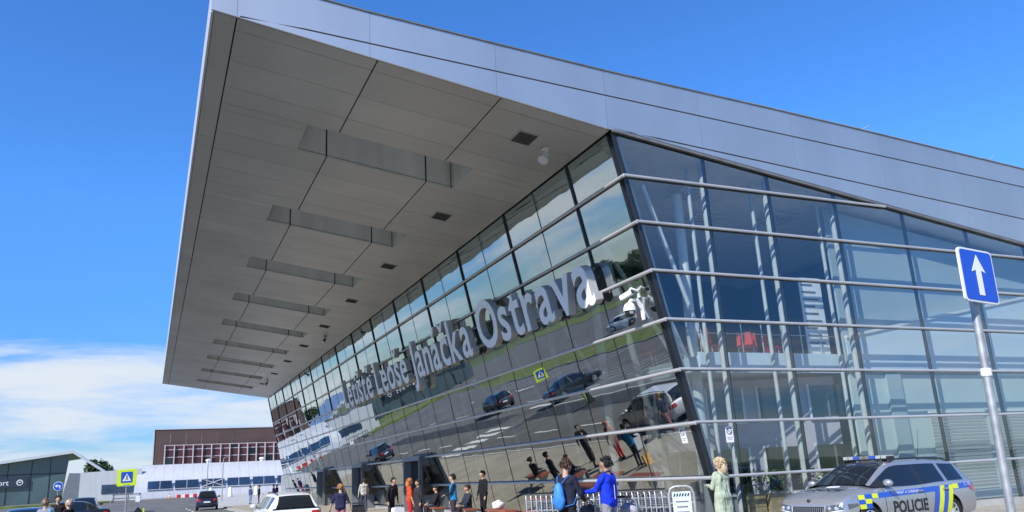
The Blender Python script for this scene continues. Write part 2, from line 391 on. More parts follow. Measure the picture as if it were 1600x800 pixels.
# --- front glazing
PW = 2.35; NC = 29; YS = [16.75+PW*k for k in range(NC+1)]
pane_cache = {}
def pane_mesh(w, h, g):
    key = (round(w, 3), round(h, 3), g.name)
    if key not in pane_cache:
        m = MB(); m.cur = 1
        m.box((0, 0, 0), (w, 0.012, h))
        m.mi = [0 if i == 2 else 1 for i in range(6)]   # face 2 looks out (-Y)
        me = bpy.data.meshes.new('glass_pane'); me.from_pydata(m.v, [], m.f); me.materials.append(g); me.materials.append(GLASS_BACK)
        me.polygons.foreach_set('material_index', m.mi); pane_cache[key] = me
    return pane_cache[key]
base_front = basis(Vector((0, -1, 0)), NF, UPF, Vector((0, 0, 0)))   # local x along facade, y into the building, z up the slope
rp = random.Random(3)
for r in range(8):
    z0, z1 = TZ[r], TZ[r+1]; h = (z1-z0)/UPF.z-0.022; zc = (z0+z1)/2
    me = pane_mesh(PW-0.042, h, GLASS_FRONT)
    for k in range(NC):
        o = link('glass_pane', me, term)
        rot = Euler((R(rp.gauss(0, 0.055)), 0, R(rp.gauss(0, 0.055)))).to_matrix().to_4x4()
        o.matrix_local = Matrix.Translation(Vector((fx(zc), YS[k]+PW/2, zc))-term.location) @ base_front @ rot
# dark silicone joints behind the panes, structural fins every second joint
for k, y in enumerate(YS):
    big = (k % 2 == 1)
    a, b = Vector((fx(0.1), y, 0.1)), Vector((fx(10.27), y, 10.27))
    m = MB(); w = 0.018
    lo = [a+Vector((0, -w, 0))-NF*0.014, a+Vector((0, w, 0))-NF*0.014, a+Vector((0, w, 0))+NF*0.09, a+Vector((0, -w, 0))+NF*0.09]
    hi = [p+(b-a) for p in lo]
    m.hexa(lo, hi).build('mullion', M['fin_black'], term)
    if big:
        m = MB(); a2 = Vector((fx(6.5), y, 6.5)); w = 0.028
        lo = [a2+Vector((0, -w, 0))-NF*0.06, a2+Vector((0, w, 0))-NF*0.06, a2+Vector((0, w, 0))-NF*0.016, a2+Vector((0, -w, 0))-NF*0.016]
        m.hexa(lo, [p+(b-a2) for p in lo]).build('fin', M['fin_black'], term)
        # steel post standing behind the glass
        m = MB(); q = Vector((0.75, 0.35, 0)); m.cyl(a+q, b+q-UPF*0.3, 0.10, n=10)
        m.build('post', M['post_steel'], term, smooth=40)
        m = MB(); m.cyl(Vector((fx(0)+1.6, y+0.35, 3.9)), b+q-UPF*2.2, 0.075, n=8)
        m.build('strut', M['white_steel'], term, smooth=40)
# corner strip
m = MB(); a, b = Vector((fx(0.05), 16.5, 0.05)), Vector((fx(10.22), 16.5, 10.22))
for (ya, yb) in ((16.50, 16.57), (16.69, 16.745)):
    lo = [a+Vector((0, ya-16.5, 0)), a+Vector((0, yb-16.5, 0)), a+Vector((0, yb-16.5, 0))+NF*0.1, a+Vector((0, ya-16.5, 0))+NF*0.1]
    m.hexa(lo, [p+(b-a) for p in lo])
m.build('corner_mullion', M['fin_black'], term)
m = MB(); q = Vector((0.28, 0.3, 0)); m.cyl(a+q, b+q-UPF*0.2, 0.09, n=10); m.build('post', M['post_steel'], term, smooth=40)
# horizontal rails
def rail_front(z, y0, y1, out, rr, mt):
    c = Vector((fx(z), 0, z))-NF*out
    m = MB(); n = 8
    va = [c+NF*(-math.cos(2*math.pi*i/n)*rr*0.9)+UPF*(math.sin(2*math.pi*i/n)*rr) for i in range(n)]
    m.prism([Vector((p.x, y0, p.z)) for p in va], (0, y1-y0, 0))
    return m.build('transom_rail', mt, term, smooth=50)
for z in TZ[1:8]:
    rail_front(z, Y0-0.10, Y1, 0.085, 0.048, M['rail_steel'])
    m = MB()
    lo = [Vector((fx(z), y, z))+NF*o_ for y, o_ in ((Y0+0.1, 0.012), (Y0+0.1, 0.08), (Y1, 0.08), (Y1, 0.012))]
    m.hexa([p-UPF*0.035 for p in lo], [p+UPF*0.035 for p in lo]).build('transom', M['fin_black'], term)
# --- gable glazing (side wall, plane Y = 16.5)
XS = [None, 13.62, 15.85, 18.37, 21.18, 24.02, 26.85, 29.7]
def gtop(x): return 10.29+(x-10.67)*(-0.1249)
ZS = TZ[:8]+[11.0]
def clip_top(poly):
    """clip an (x,z) polygon to z <= gtop(x)-0.02"""
    out = []; n = len(poly); f_ = lambda p: p[1]-(gtop(p[0])-0.02)
    for i in range(n):
        p, q = poly[i], poly[(i+1) % n]; a_, b_ = f_(p), f_(q)
        if a_ <= 0: out.append(p)
        if a_*b_ < 0: t = a_/(a_-b_); out.append((p[0]+(q[0]-p[0])*t, p[1]+(q[1]-p[1])*t))
    return out
for r in range(8):
    z0, z1 = ZS[r]+0.011, ZS[r+1]-0.011
    for c_ in range(7):
        xa0 = fx(z0)+0.10 if c_ == 0 else XS[c_]+0.011; xa1 = fx(z1)+0.10 if c_ == 0 else XS[c_]+0.011
        xb = XS[c_+1]-0.011
        poly = clip_top([(xa0, z0), (xb, z0), (xb, z1), (xa1, z1)])
        if len(poly) < 3: continue
        ar = 0.5*abs(sum(poly[i][0]*poly[(i+1) % len(poly)][1]-poly[(i+1) % len(poly)][0]*poly[i][1] for i in range(len(poly))))
        if ar < 0.02: continue
        cx = sum(p[0] for p in poly)/len(poly); cz = sum(p[1] for p in poly)/len(poly); n = len(poly)
        vs_ = [(x-cx, 0, z-cz) for x, z in poly]+[(x-cx, 0.012, z-cz) for x, z in poly]
        fs_ = [tuple(range(n)), tuple(range(2*n-1, n-1, -1))]+[((i+1) % n, i, i+n, (i+1) % n+n) for i in range(n)]
        me = bpy.data.meshes.new('glass_pane'); me.from_pydata(vs_, [], fs_); me.materials.append(GLASS_SIDE); me.materials.append(GLASS_BACK)
        me.polygons.foreach_set('material_index', [0]+[1]*(n+1))
        o = link('glass_pane', me, term); o.location = Vector((cx, Y0, cz))-term.location
        o.rotation_euler = (R(rp.gauss(0, 0.03)), 0, R(rp.gauss(0, 0.03)))
for i, x in enumerate(XS[1:]):
    MB().box2((x-0.028, Y0+0.014, 0.1), (x+0.028, Y0+0.10, gtop(x)-0.03)).build('mullion', M['fin_black'], term)
    if i < 3:
        MB().cyl((x+0.10, Y0+0.30, 0.1), (x+0.10, Y0+0.30, gtop(x)-0.2), 0.085, n=12).build('post', M['post_steel'], term, smooth=40)
        MB().cyl((x-0.16, Y0+0.62, 0.1), (x-0.16, Y0+0.62, gtop(x)-0.2), 0.055, n=10).build('post', M['post_steel'], term, smooth=40)
for z in TZ[1:8]:
    xe = min(34.0, 10.67+(10.29-z-0.08)/0.1249)
    xs_ = fx(z)-0.085
    m = MB(); n = 10
    m.prism([(xs_, Y0-0.085-math.cos(2*math.pi*i/n)*0.036, z+math.sin(2*math.pi*i/n)*0.038) for i in range(n)], (xe-xs_, 0, 0))
    m.build('transom_rail', M['rail_steel'], term, smooth=50)
    MB().box2((xs_+0.2, Y0+0.014, z-0.03), (xe, Y0+0.09, z+0.03)).build('transom', M['fin_black'], term)
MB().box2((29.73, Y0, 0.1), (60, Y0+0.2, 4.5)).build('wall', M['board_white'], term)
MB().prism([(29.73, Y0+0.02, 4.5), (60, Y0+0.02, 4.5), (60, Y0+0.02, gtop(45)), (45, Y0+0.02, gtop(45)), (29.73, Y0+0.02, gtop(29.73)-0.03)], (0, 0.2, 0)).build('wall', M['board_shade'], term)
MB().box2((12.75, Y0-0.06, -0.1), (60, Y0+0.3, 0.16)).build('plinth', M['concrete'], term)
MB().box2((12.80, Y0+0.31, -0.1), (13.3, Y1, 0.155)).build('plinth', M['concrete'], term)

# --- soffit of separate panels with long recesses
SX = [1.14, 4.33, 7.50, 10.62]
def spanel(x0, x1, y0, y1, nm='soffit_panel', mt='silver_soffit'):
    g = 0.007
    x0 += 0.018 if x0 in SX else g; x1 -= 0.018 if x1 in SX else g
    y0 += g; y1 -= g
    lo = [Vector((x0, y0, soff(x0))), Vector((x1, y0, soff(x1))), Vector((x1, y1, soff(x1))), Vector((x0, y1, soff(x0)))]
    return MB().hexa(lo, [p+Vector((0, 0, 0.05)) for p in lo]).build(nm, M[mt], term)
slots = [(20.80+7.05*k, 22.65+7.05*k) for k in range(9)]
edges = sorted(set([16.5, Y1]+[round(17.0+1.41*k, 3) for k in range(48)]+[round(v, 3) for s_ in slots for v in s_]))
ed = [edges[0]]
for v in edges[1:]:
    if v-ed[-1] > 0.25 and v <= Y1: ed.append(v)
    elif any(abs(v-w) < 0.01 for s_ in slots for w in s_): ed[-1] = v
ed[-1] = Y1
for a_, b_ in zip(ed[:-1], ed[1:]):
    ins = any(s_[0]-0.02 < (a_+b_)/2 < s_[1]+0.02 for s_ in slots)
    if not ins:
        for i in range(3): spanel(SX[i], SX[i+1], a_, b_)
    else:
        spanel(SX[0], 3.46, a_, b_); spanel(8.38, SX[3], a_, b_)
for k in range(10): spanel(0.66, 1.14, 16.5+6.805*k, 16.5+6.805*(k+1), 'eave_panel')
for a_, b_ in slots:
    m = MB(); xa, xb = 3.46, 8.38; d = 0.95
    def P(x, y, up): return Vector((x, y, soff(x)+up))
    m.add([P(xa, b_, 0), P(xb, b_, 0), P(xb, b_, d), P(xa, b_, d)], [(0, 1, 2, 3)])
    m.add([P(xa, a_, 0), P(xb, a_, 0), P(xb, a_, d), P(xa, a_, d)], [(3, 2, 1, 0)])
    m.add([P(xa, a_, 0), P(xa, b_, 0), P(xa, b_, d), P(xa, a_, d)], [(0, 1, 2, 3)])
    m.add([P(xb, a_, 0), P(xb, b_, 0), P(xb, b_, d), P(xb, a_, d)], [(3, 2, 1, 0)])
    sl = m.build('soffit_recess', M['recess_wall'], term)
    lo = [P(xa, a_, d+0.002), P(xb, a_, d+0.002), P(xb, b_, d+0.002), P(xa, b_, d+0.002)]
    MB().hexa(lo, [p_+Vector((0, 0, 0.03)) for p_ in lo]).build('skylight', M['skylight'], sl)
    for x in (4.33, 7.50): MB().box2((x-0.022, b_-0.012, soff(x)-0.0), (x+0.022, b_-0.004, soff(x)+d-0.02)).build('recess_joint', M['joint_black'], sl)
    MB().box2((8.33, b_-0.010, soff(8.35)+0.01), (8.35, b_-0.004, soff(8.35)+d-0.02)).build('recess_joint', M['joint_black'], sl)
# dark backing above the panel joints (pieces between the recesses)
ys_ = [16.52]+[v for s_ in slots for v in s_]+[Y1-0.02]
for i in range(0, len(ys_), 2):
    a_, b_ = ys_[i], ys_[i+1]
    lo = [Vector((x, y, soff(x)+0.052)) for x, y in ((0.7, a_), (10.6, a_), (10.6, b_), (0.7, b_))]
    MB().hexa(lo, [p+Vector((0, 0, 0.02)) for p in lo]).build('soffit_backing', M['joint_black'], term)
for a_, b_ in slots:
    for xa, xb in ((0.7, 3.44), (8.40, 10.6)):
        lo = [Vector((x, y, soff(x)+0.052)) for x, y in ((xa, a_+0.002), (xb, a_+0.002), (xb, b_-0.002), (xa, b_-0.002))]
        MB().hexa(lo, [p+Vector((0, 0, 0.02)) for p in lo]).build('soffit_backing', M['joint_black'], term)
# ceiling vents
for k in range(9):
    y = 18.15+7.05*k; x0, x1 = 8.61, 9.16
    def P(x, yy, up): return Vector((x, yy, soff(x)+up))
    fr = MB()
    lo = [P(x0, y-0.34, -0.012), P(x1, y-0.34, -0.012), P(x1, y+0.34, -0.012), P(x0, y+0.34, -0.012)]
    fr.hexa(lo, [p+Vector((0, 0, 0.01)) for p in lo]); v = fr.build('ceiling_vent', M['vent_dark'], term)
    for j in range(5):
        yy = y-0.27+j*0.135
        lo = [P(x0+0.03, yy-0.02, -0.03), P(x1-0.03, yy-0.02, -0.03), P(x1-0.03, yy+0.03, -0.014), P(x0+0.03, yy+0.03, -0.014)]
        MB().hexa(lo, [p+Vector((0, 0, 0.006)) for p in lo]).build('slat', M['vent_slat'], v)
    m = MB()
    for xa, xb, ya, yb in ((x0-0.03, x1+0.03, y-0.37, y-0.34), (x0-0.03, x1+0.03, y+0.34, y+0.37), (x0-0.03, x0, y-0.34, y+0.34), (x1, x1+0.03, y-0.34, y+0.34)):
        lo = [P(xa, ya, -0.022), P(xb, ya, -0.022), P(xb, yb, -0.022), P(xa, yb, -0.022)]
        m.hexa(lo, [p+Vector((0, 0, 0.02)) for p in lo])
    m.build('frame', M['silver_soffit'], v)

# --- roof: top sheet, eave trim, gable fascia of separate panels
RT = [(0.60, 12.80), (2.96, 12.54), (4.13, 12.43), (7.4, 12.21), (10.53, 12.01), (16.0, 11.76), (20.0, 11.55), (27.8, 11.10), (45, 10.1), (60, 9.2)]
def rtop(x):
    for (xa, za), (xb, zb) in zip(RT[:-1], RT[1:]):
        if x <= xb: return za+(zb-za)*(x-xa)/(xb-xa)
    return RT[-1][1]
RX = [0.60, 2.96, 3.46, 4.13, 7.4, 8.38, 10.53, 16.0, 20.0, 27.8, 45, 60]
def rpiece(xa, xb, ya, yb, mb):
    za, zb = rtop(xa), rtop(xb)
    q_ = [Vector((xa, ya, za)), Vector((xb, ya, zb)), Vector((xb, yb, zb)), Vector((xa, yb, za))]
    mb.hexa([p_-Vector((0, 0, 0.06)) for p_ in q_], q_)
ry = [Y0]+[v for s_ in slots for v in s_]+[Y1+0.03]
for i in range(len(ry)-1):      # the roof sheet is open over the recesses, which have skylights below
    m = MB()
    for xa, xb in zip(RX[:-1], RX[1:]):
        if i % 2 == 1 and 3.4 < (xa+xb)/2 < 8.4: continue
        rpiece(xa, xb, ry[i], ry[i+1], m)
    if i % 2 == 0: m.build('roof_sheet', M['silver_clad'], term)
    else:
        m2 = MB(); m2.v, m2.f, m2.mi = m.v[:16], [f for f in m.f if max(f) < 16], [0]*12
        m2.build('roof_sheet', M['silver_clad'], term)
        m3 = MB(); m3.v = m.v[16:]; m3.f = [tuple(k_-16 for k_ in f) for f in m.f if min(f) >= 16]; m3.mi = [0]*len(m3.f)
        m3.build('roof_sheet', M['silver_clad'], term)
MB().prism([(0.60, Y0, 12.74), (0.60, Y0, 11.72), (0.652, Y0, 11.72), (0.652, Y0, 12.74)], (0, Y1-Y0+0.03, 0)).build('eave_trim', M['white_clad'], term)
FXS = [0.60, 1.14, 4.13, 7.36, 10.53, 13.6, 17.0, 20.6, 24.2, 27.8, 31.4, 35, 40, 45, 52, 60]
def l1(x): return 11.73-(x-1.14)*0.0510
def l2(x): return 10.30-(x-10.67)*0.0690
def lowedge(x): return soff(x)-0.02 if x <= 10.67 else max(gtop(x), 4.6)
def fpanel(pts, nm='fascia_panel', y=Y0-0.07, mt='silver_clad'):
    return MB().prism([Vector((x, y, z)) for x, z in pts], (0, 0.055, 0)).build(nm, M[mt], term)
def band(f_lo, f_hi, xs_, gap_lo, gap_hi):
    for xa, xb in zip(xs_[:-1], xs_[1:]):
        a_, b_ = xa+0.0035, xb-0.0035; xm = [a_+(b_-a_)*t for t in (0, 0.5, 1)]
        lo = [(x, f_lo(x)+gap_lo) for x in xm]; hi = [(x, f_hi(x)-gap_hi) for x in reversed(xm)]
        if all(h[1]-l_[1] < 0.02 for h, l_ in zip(reversed(hi), lo)): continue
        hi = [(x, max(z, lo[2-i][1]+0.004)) for i, (x, z) in enumerate(hi)]
        fpanel(lo+hi)
def lo1(x): return lowedge(x) if x <= 1.16 else l1(x)
band(lo1, rtop, FXS, 0.02, 0.03)
band(lambda x: lowedge(x) if x <= 10.7 else l2(x), l1, [1.2, 4.13, 7.36, 10.53]+FXS[5:], 0.02, 0.02)
band(lowedge, l2, [10.67]+FXS[5:], 0.03, 0.02)
# dark core behind the fascia joints + drip edge over the glass
core = [(0.655, 11.75), (10.67, soff(10.67)+0.005), (45, gtop(45)+0.01), (60, 5.0)]
MB().prism([Vector((x, Y0-0.013, z+0.002)) for x, z in core]+[Vector((x, Y0-0.013, z-0.064)) for x, z in reversed(RT)], (0, 0.012, 0)).build('fascia_core', M['joint_black'], term)
MB().prism([Vector((10.66, Y0-0.10, 10.285)), Vector((45, Y0-0.10, gtop(45)-0.005)), Vector((45, Y0-0.10, gtop(45)-0.075)), Vector((10.66, Y0-0.10, 10.215))], (0, 0.09, 0)).build('drip_edge', M['vent_slat'], term)
MB().prism([Vector((x, Y0-0.10, z+0.005)) for x, z in RT]+[Vector((x, Y0-0.10, z-0.028)) for x, z in reversed(RT)], (0, 0.085, 0)).build('roof_edge_flashing', M['vent_slat'], term)
MB().prism([(x, Y1, z) for x, z in [(0.655, 11.75), (10.67, soff(10.67)+0.01), (10.67, 10.2), (fx(0.1), 0.1), (45, 0.1), (45, 9)]]+[(x, Y1, z-0.07) for x, z in reversed(RT[:-2])], (0, 0.02, 0)).build('end_wall', M['silver_clad'], term)
# lightning wire on little stands along the roof verge
m = MB()
pts = []
for i in range(19):
    x = 15.5+i*0.85; z = rtop(x)
    m.cyl((x, Y0+0.06, z), (x, Y0+0.06, z+0.10), 0.012, n=5); pts.append((x, Y0+0.06, z+0.11))
m.tube(pts, 0.008, n=5)
for x in (20.1, 26.0): m.tube([(x-0.25, Y0+0.06, rtop(x)+0.14), (x+0.05, Y0+0.05, rtop(x)+0.10), (x+0.35, Y0+0.04, rtop(x)+0.27)], 0.012, n=5)
m.build('lightning_wire', M['rail_steel'], term)

# --- inside the hall
MB().box2((14.2, 16.95, 0.105), (44, 84, 0.13)).build('hall_floor', M['interior_floor'], term)
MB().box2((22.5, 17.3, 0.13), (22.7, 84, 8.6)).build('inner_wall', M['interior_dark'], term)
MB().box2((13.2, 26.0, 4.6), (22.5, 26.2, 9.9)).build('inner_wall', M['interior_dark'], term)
sl = MB().box2((13.35, 17.35, 4.02), (22.5, 25.9, 4.42)).build('gallery_floor', M['spandrel'], term)
MB().box2((13.3, 17.25, 3.95), (18.5, 17.34, 4.50)).build('gallery_edge', M['spandrel'], term)
m = MB(); xa, xb = 10.95, 45
m.hexa([Vector((xa, 16.62, soff(10.67)-0.10)), Vector((xb, 16.62, gtop(xb)-0.1)), Vector((xb, 84, gtop(xb)-0.1)), Vector((xa, 84, soff(10.67)-0.10))], [Vector((xa, 16.62, soff(10.67)-0.06)), Vector((xb, 16.62, gtop(xb)-0.06)), Vector((xb, 84, gtop(xb)-0.06)), Vector((xa, 84, soff(10.67)-0.06))])
ceil_ = m.build('hall_ceiling', M['interior_ceiling'], term)
def ctop(x): return gtop(x)-0.10
for cx, cy in ((14.6, 18.6), (16.2, 20.2), (18.2, 18.8), (13.2, 22.0)):
    lg = MB()
    for i in range(5):
        lg.box2((cx-0.5+i*0.25-0.02, cy-0.5, ctop(cx)-0.12), (cx-0.5+i*0.25+0.02, cy+0.5, ctop(cx)-0.07))
        lg.box2((cx-0.52, cy-0.5+i*0.25-0.02, ctop(cx)-0.119), (cx+0.52, cy-0.5+i*0.25+0.02, ctop(cx)-0.071))
    lg.build('light_grid', M['white_steel'], term)
for y in (18.0, 19.6, 21.2, 22.8): MB().box2((11.2, y-0.01, gtop(16)-0.2), (11.25, y+0.01, gtop(16)-0.19)).build('ceiling_joint', M['joint_black'], term)
MB().cyl((13.95, 18.35, 0.13), (13.95, 18.35, 9.4), 0.15, n=18).build('column', M['white_steel'], term, smooth=40)
MB().cyl((13.0, 21.4, 0.13), (12.5, 21.4, 9.3), 0.13, n=16).build('column', M['white_steel'], term, smooth=40)
for a_, b_ in (((14.2, 18.0, 4.45), (12.1, 17.4, 9.2)), ((13.5, 18.1, 4.45), (12.3, 17.6, 6.4))):
    MB().cyl(a_, b_, 0.07, n=10).build('strut', M['white_steel'], term, smooth=40)
# gallery balustrade
m = MB(); m.tube([(13.4, 17.4, 5.40), (18.6, 17.4, 5.40)], 0.03); m.tube([(13.4, 17.4, 5.05), (18.6, 17.4, 5.05)], 0.012)
for i in range(8): m.cyl((13.5+i*0.72, 17.4, 4.42), (13.5+i*0.72, 17.4, 5.4), 0.018, n=6)
m.build('balustrade', M['rail_steel'], term, smooth=40)
# added panel and rising white edge behind the glass, standing in for reflected sky
MB().prism([(18.5, 17.05, 3.95), (29.6, 17.05, 3.95), (29.6, 17.05, 6.95), (18.5, 17.05, 4.95)], (0, 0.05, 0)).build('sky_reflection_panel', M['spandrel'], term)
MB().prism([(18.5, 17.0, 4.95), (29.6, 17.0, 6.95), (29.6, 17.0, 7.05), (18.5, 17.0, 5.03)], (0, 0.12, 0)).build('reflected_edge_strip', M['white_steel'], term)
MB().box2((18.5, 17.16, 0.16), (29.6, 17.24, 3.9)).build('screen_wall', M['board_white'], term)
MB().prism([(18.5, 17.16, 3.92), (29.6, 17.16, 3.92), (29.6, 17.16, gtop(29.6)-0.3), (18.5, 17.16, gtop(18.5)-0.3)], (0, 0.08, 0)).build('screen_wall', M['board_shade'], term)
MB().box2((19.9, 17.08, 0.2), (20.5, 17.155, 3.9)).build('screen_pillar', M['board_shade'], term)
# slatted blinds low on the right
for (xa, xb) in ((21.4, 23.9), (24.2, 26.7), (27.0, 29.4)):
    bl = MB().box2((xa, 17.05, 2.72), (xb, 17.12, 2.80)).build('blind_box', M['white_steel'], term)
    for i in range(22): MB().box((((xa+xb)/2), 17.08, 2.66-i*0.10), (xb-xa-0.06, 0.012, 0.075), Euler((R(25), 0, 0)).to_matrix()).build('slat', M['white_steel'], bl)
# printed banner standing inside
bn = MB().box2((17.45, 17.52, 4.45), (18.3, 17.55, 6.85)).build('banner', M['sign_white'], term)
for i in range(9): MB().box2((17.52, 17.51, 6.6-i*0.22), (17.95+0.3*((i*7) % 3)/3, 17.518, 6.66-i*0.22)).build('text_line', M['vent_slat'], bn)
# inner office block with two rows of windows, standing askew behind the corner
OA, OB = Vector((13.15, 19.9, 0)), Vector((18.25, 17.55, 0)); od = (OB-OA).normalized(); on = Vector((od.y, -od.x, 0)); OL = (OB-OA).length
if on.y > 0: on = -on
off_ = thing('office_block', 'purple grey inner wall with two rows of windows behind gable glass', 'wall', tuple(OA+Vector((0, 0, 0.13))))
def obox(u0, u1, d0, d1, z0, z1):
    lo = [OA+od*u0+on*d0+Vector((0, 0, z0)), OA+od*u1+on*d0+Vector((0, 0, z0)), OA+od*u1+on*d1+Vector((0, 0, z0)), OA+od*u0+on*d1+Vector((0, 0, z0))]
    return MB().hexa(lo, [p+Vector((0, 0, z1-z0)) for p in lo])
obox(0, OL, -0.2, 0, 0.14, 3.9).build('wall', M['office_wall'], off_)
for z0, z1 in ((0.75, 1.95), (2.75, 3.65)):
    for i in range(4):
        u = 0.35+i*1.5
        w = obox(u, u+1.0, 0.002, 0.02, z0, z1).build('window', M['dark_glass'], off_)
        obox(u-0.07, u-0.002, 0.002, 0.05, z0-0.05, z1+0.05).build('frame', M['white_steel'], w)
        obox(u+1.002, u+1.07, 0.002, 0.05, z0-0.05, z1+0.05).build('frame', M['white_steel'], w)
        obox(u-0.07, u+1.07, 0.002, 0.09, z0-0.1, z0-0.052).build('sill', M['white_steel'], w)
        obox(u+0.48, u+0.53, 0.021, 0.04, z0, z1).build('frame', M['vent_slat'], w)
# ================================================================== THINGS ON THE TERMINAL
# --- raised lettering: one sign, each letter a part
SIGN = 'Letiště Leoše Janáčka Ostrava'
CARON = {'š': 's', 'ě': 'e', 'ř': 'r', 'č': 'c'}
FS = 2.12; DEPTH = 0.13
sgn = thing('terminal_sign', 'row of large silver grey raised letters across the leaning glass front', 'sign', (fx(6.25)-0.45, 18.75, 6.25))
def letter_mesh(ch):
    base = {'š': 's', 'ě': 'e', 'ř': 'r', 'č': 'c', 'á': 'a'}.get(ch, ch)
    if base == 'i': base = 'i'
    me = text_mesh(base, FS, DEPTH, res=4, bold=0.032)
    xs_ = [v.co.x for v in me.vertices]; x0, x1 = min(xs_), max(xs_); xc = (x0+x1)/2
    bm = bmesh.new(); bm.from_mesh(me)
    pl = None
    h = 0.57*FS
    if ch in CARON:
        w = 0.16*FS; t = 0.085*FS
        pl = [(-w, h+0.16*FS), (-w+t*1.1, h+0.16*FS), (0, h+0.09*FS), (w-t*1.1, h+0.16*FS), (w, h+0.16*FS), (t*0.45, h-0.01*FS), (-t*0.45, h-0.01*FS)]
    elif ch == 'á':
        pl = [(-0.03*FS, h-0.01*FS), (0.05*FS, h-0.01*FS), (0.17*FS, h+0.15*FS), (0.06*FS, h+0.15*FS)]
    if pl:
        lo = [bm.verts.new((xc+x, y, -DEPTH)) for x, y in pl]; hi = [bm.verts.new((xc+x, y, DEPTH)) for x, y in pl]
        bm.faces.new(hi); bm.faces.new(lo[::-1]); n = len(pl)
        for i in range(n): bm.faces.new((lo[i], lo[(i+1) % n], hi[(i+1) % n], hi[i]))
    bmesh.ops.remove_doubles(bm, verts=bm.verts, dist=0.0005); bmesh.ops.recalc_face_normals(bm, faces=bm.faces)
    bm.to_mesh(me); bm.free(); me.materials.clear(); me.materials.append(M['letter_face']); me.materials.append(M['letter_side'])
    for p_ in me.polygons: p_.use_smooth = False; p_.material_index = 0 if p_.normal.z > 0.9 else 1
    return me, x0, x1
lets = []; cur = 0.0
for ch in SIGN:
    if ch == ' ': cur += 0.30*FS; lets.append(None); continue
    me, x0, x1 = letter_mesh(ch)
    lx = cur-x0 if ch != 'J' else cur-0.0
    lets.append((me, cur-(x0 if ch != 'J' else x0*0.0)))
    cur += (x1-x0 if ch != 'J' else x1)+0.075*FS
total = cur-0.075*FS
kx = (50.75-18.78)/total
sgM = basis(Vector((0, -1, 0)), UPF, -NF, Vector((fx(6.22), 50.75, 6.22))-NF*0.30-sgn.location)
for L in lets:
    if L is None: continue
    o = link('letter', L[0], sgn); o.matrix_local = sgM @ Matrix.Translation((L[1]*kx, 0, 0)) @ Matrix.Diagonal((kx, 1.16, 1, 1))
for up in (0.25, 0.95):
    c_ = Vector((fx(6.22), 0, 6.22))-NF*0.13+UPF*up
    m = MB(); m.prism([Vector((c_.x+a_, 18.9, c_.z+b_)) for a_, b_ in ((-0.03, -0.03), (0.03, -0.03), (0.03, 0.03), (-0.03, 0.03))], (0, 31.7, 0)); m.build('support_rail', M['vent_slat'], sgn)
for k in range(14):
    y = 19.1+PW*k
    c_ = Vector((fx(6.3), y, 6.3))-NF*0.08
    MB().cyl(c_-NF*0.06+UPF*0.6, c_+NF*0.09+UPF*0.6, 0.03, n=6).build('bracket', M['vent_slat'], sgn)

# --- two security cameras on a white bracket post at the corner
def along_front(y, z, out): return Vector((fx(z), y, z))-NF*out
p = along_front(17.35, 5.75, 0.0)
c1 = thing('security_camera', 'white bullet security camera above the dome camera at the glass corner', 'camera', tuple(p+Vector((-0.05, 0, 0.35))), group='cameras at the glass corner')
q = p+Vector((-0.05, 0, 0.35))
MB().box(q, (0.05, 0.10, 0.32)).build('mount_plate', M['sign_white'], c1)
MB().tube([q+Vector((-0.02, 0, 0.02)), q+Vector((-0.22, 0.02, 0.08)), q+Vector((-0.30, 0.05, -0.02))], 0.035).build('arm', M['sign_white'], c1, smooth=40)
rt = Euler((R(-18), 0, R(25))).to_matrix()
MB().box(q+Vector((-0.36, 0.05, -0.10)), (0.13, 0.38, 0.12), rt).build('housing', M['sign_white'], c1)
MB().box(q+Vector((-0.36, 0.05, -0.10))+rt @ Vector((0, -0.195, 0)), (0.10, 0.012, 0.09), rt).build('lens_window', M['black_plastic'], c1)
q = p+Vector((0.02, 0, -0.10))
c2 = thing('dome_camera', 'white dome security camera with black dome, under the bullet camera', 'camera', tuple(q), group='cameras at the glass corner')
MB().box(q, (0.05, 0.12, 0.62)).build('mount_plate', M['sign_white'], c2)
MB().tube([q+Vector((0, 0, 0.0)), q+Vector((-0.16, 0, 0.22)), q+Vector((-0.34, 0, 0.20)), q+Vector((-0.40, 0, 0.10))], [0.06, 0.06, 0.055, 0.05]).build('arm', M['sign_white'], c2, smooth=40)
MB().lathe([(0.05, 0.14), (0.12, 0.10), (0.165, 0.0), (0.17, -0.09)], q+Vector((-0.40, 0, 0.0)), n=20).build('housing', M['sign_white'], c2, smooth=40)
MB().ball(q+Vector((-0.40, 0, -0.11)), (0.135, 0.135, 0.15), n=18, m=10).build('dome', M['black_plastic'], c2, smooth=True)
MB().lathe([(0.05, -0.02), (0.05, 0.02)], q+Vector((-0.43, -0.125, -0.14)), axis='Y', n=14).build('lens', M['lamp_clear'], c2)

